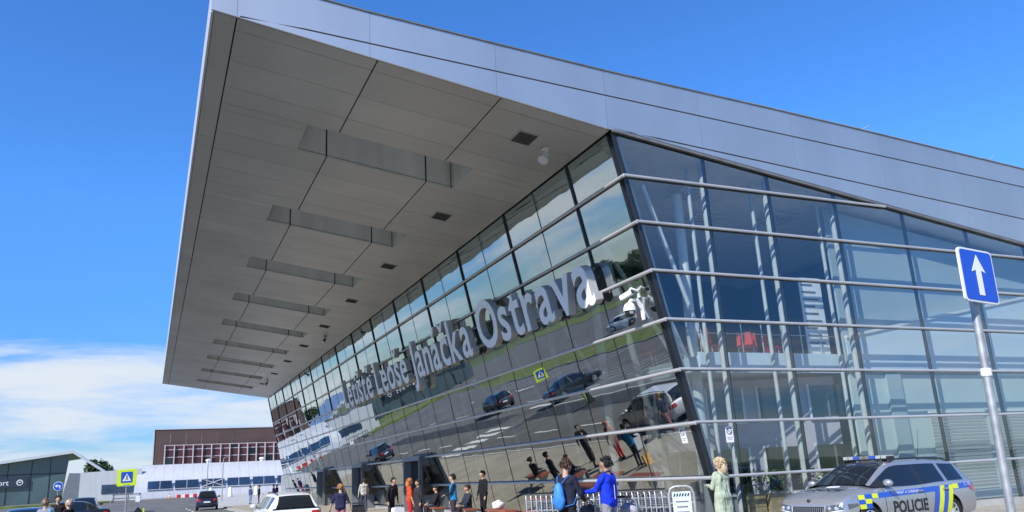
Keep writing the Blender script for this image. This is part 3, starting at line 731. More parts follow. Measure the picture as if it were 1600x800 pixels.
# --- floodlights under the soffit
for i, (x, y, lb) in enumerate(((9.65, 18.4, 'white spotlight on the soffit nearest the roof corner'), (9.46, 49.1, 'dark spotlight halfway along the soffit above the letters'), (8.9, 72.0, 'small spotlight at the far end of the soffit'))):
    z = soff(x); f = thing('spotlight', lb, 'spotlight', (x, y, z), group='spotlights on the soffit')
    o_ = Vector((x, y, z)); mt = M['sign_white'] if i == 0 else M['vent_slat']
    MB().box(o_+Vector((0, 0, -0.02)), (0.2, 0.2, 0.04)).build('mount_plate', mt, f)
    MB().tube([o_+Vector((0.05, 0, -0.03)), o_+Vector((0.05, 0, -0.2)), o_+Vector((-0.02, 0, -0.26))], 0.025).build('arm', mt, f)
    d = Vector((-0.5, -0.25, -0.75)).normalized(); a_ = o_+Vector((0.02, 0, -0.16))
    m = MB(); m.cyl(a_, a_+d*0.16, 0.07, 0.09, n=14).cyl(a_+d*0.16, a_+d*0.30, 0.09, 0.15, n=14); m.build('head', mt, f, smooth=40)
    MB().cyl(a_+d*0.301, a_+d*0.306, 0.135, n=14).build('lens', M['lamp_clear'], f)

# --- notices on the glass
for nm, lb, P, X, Yv in (('no_smoking_notice', 'white no smoking notice on the leaning front glass near the corner', along_front(17.15, 2.32, 0.008), Vector((0, -1, 0)), UPF),
                  ('no_smoking_notice', 'white no smoking notice on the gable glass behind the woman in green', Vector((13.36, Y0-0.008, 2.28)), Vector((1, 0, 0)), Vector((0, 0, 1)))):
    t = thing(nm, lb, 'notice', tuple(P), group='no smoking notices'); Z = X.cross(Yv)
    B = basis(X, Yv, Z, Vector((0, 0, 0)))
    def put(mb, name, mt):
        o = mb.build(name, mt, t, world=False); o.matrix_local = B; return o
    put(MB().box((0, 0, 0.002), (0.24, 0.40, 0.004)), 'sheet', M['sign_white'])
    put(MB().tube([(0.075*math.cos(a*math.pi/8), 0.08+0.075*math.sin(a*math.pi/8), 0.006) for a in range(16)], 0.010, n=4, closed=True), 'ring', M['black_print'])
    put(MB().box((0, 0.08, 0.007), (0.14, 0.016, 0.003), Euler((0, 0, R(-45))).to_matrix()), 'slash', M['black_print'])
    put(MB().box((0, -0.08, 0.005), (0.16, 0.012, 0.002)).box((0, -0.12, 0.005), (0.13, 0.012, 0.002)), 'small_print', M['vent_slat'])['kind'] = 'stuff'

# --- entrance portals standing out from the front
for i, (y, lb) in enumerate(((39.6, 'dark grey entrance portal nearest the camera in the leaning glass front'), (51.4, 'dark grey entrance portal in the glass front, middle of three'), (63.5, 'dark grey entrance portal in the glass front, farthest of three'))):
    e_ = thing('entrance_portal', lb, 'entrance', (12.2, y, 0.0), group='entrance portals')
    x0, x1 = 12.0, 12.75; w = 1.35; h = 2.45
    MB().box2((x0, y-w-0.10, 0.0), (x1, y-w, h)).build('side_panel', M['portal_grey'], e_)
    MB().box2((x0, y+w, 0.0), (x1, y+w+0.10, h)).build('side_panel', M['portal_grey'], e_)
    MB().box2((x0, y-w-0.10, h+0.002), (x1-0.4, y+w+0.10, h+0.22)).build('canopy', M['portal_grey'], e_)
    MB().box2((x0+0.15, y-w-0.106, 0.8), (x0+0.75, y-w-0.102, 2.2)).build('notice_board', M['dark_glass'], e_)
    for s_ in (-1, 1):
        dr = MB().box2((x1-0.35, y+min(0.02*s_, s_*w*0.98), 0.12), (x1-0.31, y+max(0.02*s_, s_*w*0.98), 2.45)).build('door', M['dark_glass'], e_)
        MB().box2((x1-0.40, y+s_*0.12-0.02, 0.9), (x1-0.352, y+s_*0.12+0.02, 1.5)).build('handle', M['rail_steel'], dr)
    MB().box2((x0-0.09, y-w-0.24, 0.0), (x0+0.06, y-w-0.108, 2.6)).build('post', M['vent_slat'], e_)

# ================================================================== FAR BUILDINGS
# --- white building with curved metal wall
wb = thing('curved_building', 'low white metal building with curved wall and band of blue windows', 'building', (5, 120, 0))
def cprof(z):  # Y offset of the wall at height z (barrel)
    t = max(0.0, min(1.0, (z-0.7)/4.5)); return 5.0*(1-math.sqrt(max(0.0, 1-t*t)))-1.2
zz = [0.0, 0.9, 1.75, 2.2, 2.6, 2.95, 3.4, 3.9, 4.3, 4.7, 4.95, 5.12]
xs_ = [-0.6+1.22*k for k in range(22)]
for xa, xb in zip(xs_[:-1], xs_[1:]):
    m = MB()
    for za, zb in zip(zz[:-1], zz[1:]):
        lo = [Vector((xa+0.01, 120+cprof(za), za)), Vector((xb-0.01, 120+cprof(za), za)), Vector((xb-0.01, 120.15+cprof(za), za)), Vector((xa+0.01, 120.15+cprof(za), za))]
        hi = [Vector((xa+0.01, 120+cprof(zb), zb)), Vector((xb-0.01, 120+cprof(zb), zb)), Vector((xb-0.01, 120.15+cprof(zb), zb)), Vector((xa+0.01, 120.15+cprof(zb), zb))]
        m.hexa(lo, hi)
    m.build('cladding_panel', M['white_clad'], wb)
MB().box2((-0.9, 122.7, 5.0), (26, 127, 5.2)).build('roof', M['white_clad'], wb)
ec = [(-0.62-1.15*math.sin(t_), 0.6+4.5*math.cos(t_)) for t_ in [math.pi/2*k_/8 for k_ in range(9)]]
m = MB()
for (xa, za), (xb, zb) in zip(ec[:-1], ec[1:]):
    ya, yb = 120.02+cprof(za), 120.02+cprof(zb)
    m.add([(-0.60, ya, za), (xa, ya, za), (xb, yb, zb), (-0.60, yb, zb), (-0.60, ya+1.2, za), (xa, ya+1.2, za), (xb, yb+1.2, zb), (-0.60, yb+1.2, zb)], [(0, 1, 2, 3), (7, 6, 5, 4), (1, 5, 6, 2), (0, 4, 5, 1), (3, 2, 6, 7), (0, 3, 7, 4)])
m.build('end_wall', M['white_clad'], wb)
for i in range(6):
    xa = -0.1+i*3.32
    y = 119.86+cprof(1.95)
    w = MB().prism([(xa, y, 1.95), (xa+2.95, y, 1.95), (xa+2.95, y+0.12, 3.0), (xa, y+0.12, 3.0)], (0, 0.12, 0)).build('window', M['blue_glass'], wb)
    MB().prism([(xa+1.45, y-0.04, 1.95), (xa+1.53, y-0.04, 1.95), (xa+1.53, y+0.08, 3.0), (xa+1.45, y+0.08, 3.0)], (0, 0.03, 0)).build('frame', M['rail_steel'], w)
    MB().box2((xa-0.05, y-0.06, 1.86), (xa+3.0, y+0.05, 1.948)).build('sill', M['white_clad'], w)
    if i == 2:
        for a_, b_ in (((xa, 1.98), (xa+2.95, 2.98)), ((xa, 2.98), (xa+2.95, 1.98))):
            MB().cyl((a_[0], y-0.02, a_[1]), (b_[0], y-0.02, b_[1]), 0.06, n=5).build('brace', M['rail_steel'], w)
MB().box2((17.0, 118.55, 0.5), (18.3, 118.75, 2.9)).build('door', M['rail_steel'], wb)
lw_ = MB().prism([(-8.2, 120.4, 0), (-0.9, 120.4, 0), (-0.9, 120.4, 4.75), (-8.2, 120.4, 4.5)], (0, 0.3, 0)).build('low_wing', M['white_clad'], wb)
for xa in (-5.6, -3.5): MB().box2((xa, 120.32, 1.7), (xa+2.0, 120.38, 2.85)).build('window', M['blue_glass'], wb)
MB().prism([(-9.5, 119.2, 0), (-1.4, 119.2, 0), (-1.4, 119.2, 1.35), (-9.5, 119.2, 0.75)], (0, 0.3, 0)).build('ramp_wall', M['white_clad'], wb)
# --- brown block with a lattice of windows
bb = thing('brown_building', 'tall brown clad block with white lattice window frame behind curved building', 'building', (8, 125, 5))
for k in range(10):
    xa = 0.35+k*2.1
    MB().box2((xa+0.012, 126.0, 4.0), (xa+2.088, 126.2, 10.15)).build('cladding_panel', M['brown_clad'], bb)
MB().box2((0.3, 125.9, 10.16), (21.4, 135, 10.32)).build('parapet', M['white_clad'], bb)
MB().box2((0.22, 125.9, 4.0), (0.34, 135, 10.15)).build('corner_trim', M['white_clad'], bb)
NX = 14; x0 = 1.8; dx = 1.245
for i in range(NX+1):
    x = x0+i*dx
    MB().box2((x-0.07, 125.2, 5.1), (x+0.07, 125.45, 7.95)).build('lattice_post', M['lattice'], bb)
    if i < NX:
        for j, (za, zb) in enumerate(((5.2, 6.2), (6.3, 7.25), (7.35, 7.85))):
            MB().box2((x+0.13, 125.5, za), (x+dx-0.13, 125.56, zb)).build('pane', M['brown_pane'] if (i*7+j*3) % 11 else M['dark_glass'], bb)
for z in (6.25, 7.3, 7.9): MB().box2((x0-0.1, 125.46, z-0.05), (x0+NX*dx+0.1, 125.495, z+0.05)).build('lattice_rail', M['lattice'], bb)
for x in (7.6, 14.9):
    MB().lathe([(0.28, 0), (0.28, 0.25), (0.42, 0.3), (0.36, 0.5), (0.05, 0.56)], (x, 123.6, 5.2), n=12).build('roof_cowl', M['white_steel'], bb)
# --- railway station with gable roof at the left
st = thing('station_building', 'dark glass station with low gable roof and blue sign board at far left', 'building', (-14, 140, 0))
MB().prism([(-34, 140, 0.0), (-11.9, 140, 0.0), (-11.2, 140, 7.7), (-20, 140, 6.55), (-34, 140, 4.7)], (0, 0.3, 0)).build('glass_front', M['green_glass'], st)
for x in (-30, -26, -22.5, -19, -16, -13.6): MB().box2((x-0.05, 139.93, 0.0), (x+0.05, 139.99, 6.95+(x+17)*0.13)).build('mullion', M['fin_black'], st)
MB().box2((-34, 139.92, 5.0), (-11.6, 139.985, 5.12)).build('transom', M['fin_black'], st)
rf = MB().prism([(-34.5, 138.5, 5.05), (-10.7, 138.5, 8.25), (-5.7, 138.5, 4.75), (-5.9, 138.5, 4.55), (-10.7, 138.5, 7.85), (-34.5, 138.5, 4.7)], (0, 22, 0)).build('roof', M['white_clad'], st)
MB().prism([(-11.0, 139.5, 5.0), (-6.2, 139.5, 4.75), (-6.6, 139.5, 0.0), (-12, 139.5, 0.0)], (0, 0.3, 0)).build('annex_wall', M['portal_grey'], st)
MB().box2((-9.0, 139.2, 0.0), (-6.3, 139.45, 4.4)).build('annex_door', M['blue_glass'], st)
sb = MB().box2((-24.2, 139.6, 3.3), (-16.3, 139.85, 4.6)).build('sign_board', M['paint_navy'], st)
tm = text_mesh('Airport', 1.05); tm.materials.append(M['sign_white'])
o = link('lettering', tm, sb); o.matrix_local = basis(Vector((1, 0, 0)), Vector((0, 0, 1)), Vector((0, -1, 0)), Vector((-21.9, 139.56, 3.62))-parent_loc(sb))
MB().lathe([(0.42, -0.02), (0.42, 0.02)], (-17.3, 139.57, 3.95), axis='Y', n=20).build('roundel', M['sign_white'], sb)
MB().lathe([(0.30, -0.012), (0.30, 0.012)], (-17.3, 139.54, 3.95), axis='Y', n=20).build('roundel_core', M['paint_navy'], sb)
MB().box((-17.3, 139.515, 4.0), (0.34, 0.012, 0.12)).build('roundel_bar', M['sign_white'], sb)

# ================================================================== STREET FURNITURE
def pole_thing(name, label, cat, loc, h, r, group=None, tilt=(0, 0)):
    t = thing(name, label, cat, loc, group=group); t.rotation_euler = (R(tilt[0]), R(tilt[1]), 0)
    MB().cyl((0, 0, 0), (0, 0, h), r, n=14).build('pole', M['galvanised'], t, smooth=40, world=False)
    return t
def rrect(w, h, r, n=5):
    pts = []
    for cx, cy, a0 in ((w/2-r, h/2-r, 0), (-w/2+r, h/2-r, 90), (-w/2+r, -h/2+r, 180), (w/2-r, -h/2+r, 270)):
        for i in range(n+1): a = R(a0+90*i/n); pts.append((cx+r*math.cos(a), cy+r*math.sin(a)))
    return pts
def plate(t, pts, y, z0, th, name, mt, rz=0, par=None, dx=0):
    """flat plate in the thing's local XZ plane facing -Y"""
    m = MB().prism([Vector((x+dx, y, zz_+z0)) for x, zz_ in pts], (0, th, 0))
    o = m.build(name, mt, par or t, world=False)
    if rz and par is None: o.rotation_euler = (0, 0, rz)
    return o
# blue one-way sign
ow = pole_thing('one_way_sign', 'blue square sign with white arrow on grey pole beside police car', 'road sign', (6.50, 4.62, 0.0), 3.2, 0.034, tilt=(0, 2.4))
pl = plate(ow, rrect(0.47, 0.49, 0.04), -0.09, 3.09, 0.02, 'sign_rim', M['sign_white'], rz=R(3))
plate(ow, rrect(0.437, 0.457, 0.03), -0.094, 3.09, 0.003, 'sign_face', M['sign_blue'], par=pl)
plate(ow, [(-0.035, -0.18), (0.035, -0.18), (0.035, 0.05), (0.095, 0.03), (0, 0.19), (-0.095, 0.03), (-0.035, 0.05)], -0.098, 3.09, 0.003, 'arrow', M['sign_white'], par=pl)
m = MB(); m.box((0, -0.055, 3.12), (0.10, 0.03, 0.05)).box((0, -0.055, 2.92), (0.10, 0.03, 0.05)); b_ = m.build('clamp', M['galvanised'], ow, world=False); b_['kind'] = 'stuff'; b_.rotation_euler = (0, 0, R(3))
MB().lathe([(0.039, -0.035), (0.044, -0.025), (0.044, 0.025), (0.039, 0.035)], (0, 0, 2.24), n=14).build('band', M['sign_white'], ow, world=False)
# pedestrian crossing sign with lime border
cs = pole_thing('crossing_sign', 'pedestrian crossing sign with fluorescent lime border on grey pole', 'road sign', (-1.05, 50.0, -0.1), 2.4, 0.035, tilt=(0, -1.5))
pl = plate(cs, rrect(0.98, 0.88, 0.06), -0.06, 2.55, 0.02, 'backboard', M['sign_lime'])
plate(cs, rrect(0.58, 0.58, 0.04), -0.066, 2.57, 0.005, 'sign_face', M['sign_blue'], par=pl)
plate(cs, [(-0.22, -0.2), (0.22, -0.2), (0, 0.2)], -0.072, 2.57, 0.004, 'triangle', M['sign_white'], par=pl)
mm = MB(); mm.box((0.0, -0.078, 2.655), (0.05, 0.004, 0.05)).box((0, -0.078, 2.57), (0.05, 0.004, 0.12)).box((-0.04, -0.078, 2.47), (0.03, 0.004, 0.12), Euler((0, R(25), 0)).to_matrix()).box((0.04, -0.078, 2.47), (0.03, 0.004, 0.12), Euler((0, R(-25), 0)).to_matrix())
o = mm.build('walking_figure', M['black_print'], pl, world=False); o['kind'] = 'stuff'
plate(cs, rrect(0.34, 0.10, 0.01), -0.064, 2.12, 0.01, 'sub_plate', M['galvanised'])
# round blue direction sign
rs = pole_thing('direction_sign', 'round blue sign with white arrow on thin pole at far left', 'road sign', (-6.6, 75.0, -0.1), 2.4, 0.035)
d_ = MB().lathe([(0.35, -0.015), (0.35, 0.015)], (0, -0.05, 2.55), axis='Y', n=24).build('sign_face', M['sign_white'], rs, world=False)
MB().lathe([(0.315, -0.004), (0.315, 0.004)], (0, -0.07, 2.55), axis='Y', n=24).build('disc', M['sign_blue'], d_, world=False)
plate(rs, [(-0.24, 0.02), (-0.06, 0.15), (-0.06, 0.06), (0.16, 0.06), (0.16, -0.18), (0.08, -0.18), (0.08, -0.02), (-0.06, -0.02), (-0.06, -0.12)], -0.082, 2.55, 0.004, 'arrow', M['sign_white'], par=d_)
# lamp posts
for x, y, lb in ((6.1, 100, 'thin grey lamp post left of two before the curved white building'), (7.6, 98, 'thin grey lamp post right of two before the curved white building')):
    lp = thing('street_lamp', lb, 'lamp post', (x, y, gz(y, 0.0)), group='lamp posts before the curved building')
    MB().cyl((0, 0, 0), (0, 0, 4.6), 0.07, 0.045, n=10).build('pole', M['galvanised'], lp, smooth=40, world=False)
    MB().tube([(0, 0, 4.55), (0.1, 0, 4.75), (0.35, 0, 4.82)], 0.03).build('arm', M['galvanised'], lp, world=False)
    MB().hexa([(0.25, -0.12, 4.80), (0.75, -0.1, 4.82), (0.75, 0.1, 4.82), (0.25, 0.12, 4.80)], [(0.28, -0.09, 4.90), (0.7, -0.07, 4.89), (0.7, 0.07, 4.89), (0.28, 0.09, 4.90)]).build('lamp_head', M['vent_slat'], lp, world=False)
# bollards, barrier, guard rail, cone
for i, (x, y) in enumerate(((9.6, 111), (12.9, 112), (7.4, 113.5))):
    b_ = thing('bollard', ['squat white concrete bollard between the lamp post and the far group', 'squat white concrete bollard nearest the far group of people', 'squat white concrete bollard at the right lamp post'][i], 'bollard', (x, y, gz(y, 0.0)), group='white bollards before the curved building')
    MB().lathe([(0.32, 0), (0.34, 0.0), (0.22, 0.5), (0.20, 1.05), (0.12, 1.15)], n=14).build('body', M['sign_white'], b_, smooth=40, world=False)
    MB().lathe([(0.36, 0), (0.36, 0.06)], n=14).build('foot', M['kerbstone'], b_, world=False)
rb = thing('road_barrier', 'low red and white striped road barrier on the asphalt', 'barrier', (5.0, 117.4, gz(117.4)))
for i in range(6): MB().box2((-1.5+i*0.5, -0.2, 0.0), (-1.0+i*0.5-0.01, 0.2, 0.42)).build('block', M['red_print'] if i % 2 == 0 else M['sign_white'], rb, world=False)
tcn = thing('traffic_cone', 'small orange cone left of the red and white barrier', 'cone', (2.6, 116, gz(116)))
mat('cone_orange', (0.75, 0.16, 0.02), 0.5); M = MATS
MB().box((0, 0, 0.02), (0.36, 0.36, 0.04)).build('base', M['cone_orange'], tcn, world=False)
MB().lathe([(0.14, 0.04), (0.03, 0.75)], n=12).build('body', M['cone_orange'], tcn, world=False)
MB().lathe([(0.105, 0.3), (0.08, 0.45)], n=12).build('reflective_band', M['sign_white'], tcn, world=False)
gr = thing('guard_rail', 'low dark metal guard rail before the curved white wall', 'railing', (-2.2, 112, gz(112)))
for x in (-1.6, 0.0, 1.3): MB().box((x, 0, 0.55), (0.14, 0.14, 1.1)).build('post', M['vent_slat'], gr, world=False)
for z in (0.5, 0.95): MB().box((-0.15, -0.09, z), (3.2, 0.04, 0.12)).build('rail', M['vent_slat'], gr, world=False)
MB().box((1.1, -0.1, 0.35), (0.5, 0.5, 0.7)).build('base_block', M['sign_white'], gr, world=False)
db = thing('barrier_post', 'dark slanted barrier post with yellow edge strip beside crossing sign', 'barrier', (-0.45, 44.0, -0.088))
MB().prism([(-0.45, -0.1, 0), (0.25, -0.1, 0), (0.25, -0.1, 0.85), (0.05, -0.1, 1.05), (-0.1, -0.1, 0.85)], (0, 0.2, 0)).build('body', M['black_plastic'], db, world=False)
MB().box((0.30, -0.02, 0.48), (0.07, 0.18, 0.95)).build('edge_strip', M['sign_lime'], db, world=False)

# timber topped benches on the paving
def bench(loc, label, L=1.7):
    t = thing('bench', label, 'bench', loc, R(90), group='benches along the glass front')
    for j in range(3): MB().box((0, -0.17+j*0.17, 0.45), (L, 0.155, 0.05)).build('plank', M['timber_red'], t, world=False)
    for s_ in (-1, 1):
        MB().prism([(s_*L*0.36-0.04, -0.2, 0), (s_*L*0.36-0.04, 0.2, 0), (s_*L*0.36-0.04, 0.23, 0.42), (s_*L*0.36-0.04, -0.23, 0.42)], (0.08, 0, 0)).build('leg', M['concrete'], t, world=False)
    return t
bench((10.9, 22.6, 0.0), 'red brown timber bench nearest the luggage trolleys')
bench((10.7, 25.2, 0.0), 'red brown timber bench with white plastic bag on it')
bench((10.5, 28.2, 0.0), 'red brown timber bench behind the woman in blue')
bench((10.4, 31.4, 0.0), 'red brown timber bench farthest along the glass front')
tb = thing('picnic_table', 'red brown timber table close to the glass front', 'table', (12.1, 24.6, 0.0), R(90))
for j in range(4): MB().box((0, -0.3+j*0.2, 0.74), (1.5, 0.185, 0.045)).build('plank', M['timber_red'], tb, world=False)
for s_ in (-1, 1):
    for q_ in (-1, 1): MB().box((s_*0.6, q_*0.28, 0.36), (0.07, 0.07, 0.72)).build('leg', M['black_plastic'], tb, world=False)
# white plastic bag
bg_ = MB(); rb_ = random.Random(5); bg_.ball((0, 0, 0.12), (0.21, 0.14, 0.13), 16, 10)
for i, v in enumerate(bg_.v): bg_.v[i] = Vector((v.x*(1+rb_.uniform(-.18, .18)), v.y*(1+rb_.uniform(-.2, .2)), max(0, v.z*(1+rb_.uniform(-.15, .25)))))
o = bg_.build('plastic_bag', M['sign_white'], smooth=60); o.location = (10.65, 25.35, 0.48); tag(o, 'crumpled white plastic bag lying on a timber bench', 'bag')

# --- nested luggage trolleys
def trolley(label, loc, rz):
    t = thing('luggage_trolley', label, 'trolley', loc, rz, group='nested luggage trolleys by the glass corner')
    m = MB(); m.tube([(-0.27, 0, 0.16), (-0.27, -0.02, 0.95), (-0.24, -0.05, 1.02), (0.24, -0.05, 1.02), (0.27, -0.02, 0.95), (0.27, 0, 0.16)], 0.016, n=6); m.build('upright_frame', M['chrome'], t, smooth=60, world=False)
    MB().tube([(-0.2, -0.10, 1.05), (0.2, -0.10, 1.05)], 0.022, n=7).build('handle', M['black_plastic'], t, world=False)
    m = MB(); m.tube([(-0.27, 0, 0.16), (-0.2, 0.75, 0.14), (0.2, 0.75, 0.14), (0.27, 0, 0.16)], 0.016, n=6); m.build('base_frame', M['chrome'], t, smooth=60, world=False)
    m = MB(); m.tube([(-0.25, 0.0, 0.62), (-0.24, 0.28, 0.66), (0.24, 0.28, 0.66), (0.25, 0, 0.62)], 0.011, n=5); m.tube([(-0.25, 0.0, 0.86), (-0.24, 0.30, 0.86), (0.24, 0.30, 0.86), (0.25, 0, 0.86)], 0.011, n=5)
    for i in range(9): x = -0.2+i*0.05; m.tube([(x, 0.02, 0.62), (x, 0.28, 0.66), (x, 0.30, 0.86)], 0.006, n=4)
    for z_ in (0.70, 0.74, 0.78, 0.82): m.tube([(-0.25, 0.0, z_), (-0.24, 0.29, z_), (0.24, 0.29, z_), (0.25, 0, z_)], 0.005, n=4)
    m.tube([(-0.27, -0.01, 0.9), (0.0, 0.10, 0.98), (0.27, -0.01, 0.9)], 0.012, n=5)
    m.build('basket', M['chrome'], t, world=False)
    MB().prism([Vector((x, 0.31, 0.60+z)) for x, z in rrect(0.34, 0.52, 0.06)], (0, 0.012, 0)).build('advert_panel', M['advert'], t, world=False)
    for x, y in ((-0.25, 0), (0.25, 0), (0, 0.72)):
        MB().lathe([(0.075, -0.02), (0.085, -0.01), (0.085, 0.01), (0.075, 0.02)], (x, y, 0.085), axis='X', n=12).build('wheel', M['rubber'], t, world=False)
    return t
TD = Vector((11.57-9.34, 16.92-19.92, 0)); NT = 26; tj = random.Random(4)
ORD = 'first second third fourth fifth sixth seventh eighth ninth tenth eleventh twelfth thirteenth fourteenth fifteenth sixteenth seventeenth eighteenth nineteenth twentieth twenty-first twenty-second twenty-third twenty-fourth twenty-fifth twenty-sixth'.split()
first = trolley('chrome luggage trolley at the left end of the nested row', (9.34, 19.92, 0.0), math.atan2(TD.y, TD.x)-R(90))
for i in range(1, NT):
    c_ = copy_tree(first); p_ = Vector((9.34, 19.92, 0.0))+TD*i/(NT-1); c_.location = p_; c_.rotation_euler.z += R(tj.gauss(0, 2.5))
    c_['label'] = ORD[i]+' chrome luggage trolley from the left end of the nested row' if i < NT-1 else 'chrome luggage trolley at the right end of the nested row'
hp = thing('trolley_stand', 'arched steel hoop with white notice board beside the trolleys', 'stand', (10.72, 15.1, 0.0), R(-32))
MB().tube([(-0.27, 0, 0), (-0.27, 0, 0.98), (-0.22, 0, 1.10), (-0.12, 0, 1.14), (0.12, 0, 1.14), (0.22, 0, 1.10), (0.27, 0, 0.98), (0.27, 0, 0)], 0.032, n=10).build('hoop', M['galvanised'], hp, smooth=60, world=False)
nb = MB().box((0, 0, 0.72), (0.40, 0.02, 0.62)).build('notice_board', M['spandrel'], hp, world=False)
for i in range(6): MB().box((-0.15+i*0.06, -0.013, 0.96), (0.03, 0.004, 0.07), Euler((0, R(25), 0)).to_matrix()).build('stripe', M['black_print'], nb, world=False)
for i in range(4): MB().box((0, -0.0125, 0.82-i*0.11), (0.28-0.04*(i % 2), 0.003, 0.03)).build('text_line', M['vent_slat'], nb, world=False)
for s_ in (-1, 1): MB().box((s_*0.225, 0, 0.80), (0.05, 0.03, 0.03)).build('clamp', M['galvanised'], hp, world=False)

# --- planters with shrubs behind the gable glass
rl = random.Random(11)
for i, (x, y, s_, lb) in enumerate(((14.25, 17.05, 0.62, 'small wooden planter with leafy plant nearest the glass corner'), (15.0, 17.0, 0.72, 'wide wooden planter with dense shrub behind the gable glass'), (16.3, 16.98, 0.6, 'wooden planter with yellow flowering shrub next to the police car'))):
    t = thing('planter', lb, 'planter', (x, y, 0.135), group='wooden planters behind the gable glass')
    for j in range(4):
        MB().box((0, -s_*0.32, 0.09+j*0.155), (s_, 0.03, 0.145)).build('board', M['planter_wood'], t, world=False)
    MB().box((0, 0, 0.31), (s_-0.02, s_*0.58, 0.62)).build('box', M['planter_wood'], t, world=False)
    m = MB()
    for k in range(420):
        a = rl.uniform(0, 6.28); r_ = s_*0.62*math.sqrt(rl.random()); z = 0.6+rl.random()**0.8*0.62
        c_ = Vector((math.cos(a)*r_, math.sin(a)*r_*0.45, z)); d = Vector((rl.gauss(0, 1), rl.gauss(0, .6), rl.gauss(0.4, 1))).normalized(); sd = d.orthogonal().normalized(); L = rl.uniform(.05, .12)
        m.add([c_, c_+d*L*0.5+sd*L*0.25, c_+d*L, c_+d*L*0.5-sd*L*0.25], [(0, 1, 2, 3)])
    m.build('foliage', M['leaf_mid'], t, world=False)['kind'] = 'stuff'
    if i == 2:
        m = MB()
        for k in range(24): m.ball((rl.uniform(-.3, .3), rl.uniform(-.2, 0), rl.uniform(.7, 1.15)), 0.025, 5, 4)
        m.build('blossom', M['police_yellow'], t, world=False)['kind'] = 'stuff'
# --- red chairs on the gallery
def chair(loc, rz, label):
    t = thing('red_chair', label, 'chair', loc, rz, group='red chairs on the gallery')
    MB().box((0, 0, 0.45), (0.46, 0.45, 0.05)).build('seat', M['red_plastic'], t, world=False)
    MB().prism([(-0.23, 0.20, 0.5), (0.23, 0.20, 0.5), (0.20, 0.29, 0.92), (-0.20, 0.29, 0.92)], (0, 0.03, 0)).build('backrest', M['red_plastic'], t, world=False)
    for a in (-1, 1):
        for b in (-1, 1): MB().cyl((a*0.2, b*0.18, 0.43), (a*0.25, b*0.23, 0), 0.014, n=5).build('leg', M['chrome'], t, world=False)
    return t
c0 = chair((13.9, 18.9, 4.42), 0.3, 'red plastic chair behind the railing, second from the glass corner')
for i, (x, y, a) in enumerate(((14.6, 18.5, 2.0), (15.2, 19.1, 1.0), (15.9, 18.4, -0.6), (16.5, 19.0, 2.6), (17.1, 18.5, 0.4), (17.7, 19.2, 1.7), (13.6, 20.2, -0.9))):
    c_ = copy_tree(c0); c_.location = (x, y, 4.42); c_.rotation_euler = (0, 0, a); c_['label'] = 'red plastic chair behind the railing, '+('third', 'fourth', 'fifth', 'sixth', 'seventh', 'last', 'first')[i]+' from the glass corner'

# ================================================================== TREES (beyond the car park, seen in the glass)
def tree_parts(seed, h, w, lf):
    g = random.Random(seed); tr = MB(); top = h*0.62
    tr.tube([(0, 0, 0), (g.uniform(-.1, .1), g.uniform(-.1, .1), h*0.2), (g.uniform(-.3, .3), g.uniform(-.3, .3), top)], [h*0.028, h*0.022, h*0.008], n=8)
    lobes = []
    for k in range(11):
        a = g.uniform(0, 6.28); z = h*g.uniform(0.36, 0.9); rr = w*g.uniform(0.15, 0.75)*(1-abs(z/h-0.55)*1.1)
        c_ = Vector((math.cos(a)*rr, math.sin(a)*rr, z)); lobes.append((c_, w*g.uniform(0.28, 0.46)))
        tr.tube([(0, 0, h*0.25+z*0.2), c_*0.55+Vector((0, 0, h*0.12)), c_], [h*0.012, h*0.007, h*0.002], n=5)
    cr_ = MB()
    for k in range(lf):
        c_, r_ = g.choice(lobes); d = Vector((g.gauss(0, 1), g.gauss(0, 1), g.gauss(0, 0.85))).normalized()
        p_ = c_+d*r_*(0.55+0.5*g.random()**0.5); n_ = (d+Vector((g.gauss(0, .6), g.gauss(0, .6), g.gauss(.3, .6)))).normalized(); u_ = n_.orthogonal().normalized(); v_ = n_.cross(u_); L = w*g.uniform(0.05, 0.10)
        cr_.add([p_-u_*L, p_-v_*L*0.6, p_+u_*L, p_+v_*L*0.6], [(0, 1, 2, 3)])
    return tr.mesh('trunk', M['bark']), cr_.mesh('crown', M['leaf_dark'] if seed % 2 else M['leaf_mid'])
TV = [tree_parts(s_, 9.5+s_ % 3, 4.0+(s_ % 2)*0.8, 2600) for s_ in range(21, 25)]
tg = random.Random(9); k = 0
def tree(x, y, label, group, sc=1.0):
    global k
    a, b = TV[k % 4]; k += 1
    t = thing('broadleaf_tree', label, 'tree', (x, y, -0.16), tg.uniform(0, 6.28), group=group); t.scale = (sc, sc, sc*tg.uniform(0.9, 1.1))
    link('trunk', a, t); link('crown', b, t)
tree(-8.6, 172, 'green tree glimpsed through the gable gap of the station', 'tree behind the station', 0.9)
for row, (x0, n) in enumerate(((-88, 24), (-104, 20))):
    for i in range(n): tree(x0+tg.uniform(-6, 6), 25+i*(330/n)+tg.uniform(-4, 4), 'broadleaf tree in the row mirrored in the glass front', 'trees beyond the car park', tg.uniform(0.75, 1.15))
for i in range(10): tree(12+i*13+tg.uniform(-4, 4), -150+tg.uniform(-9, 9), 'broadleaf tree in the row mirrored in the gable glass', 'trees across from the gable', tg.uniform(0.7, 1.0))
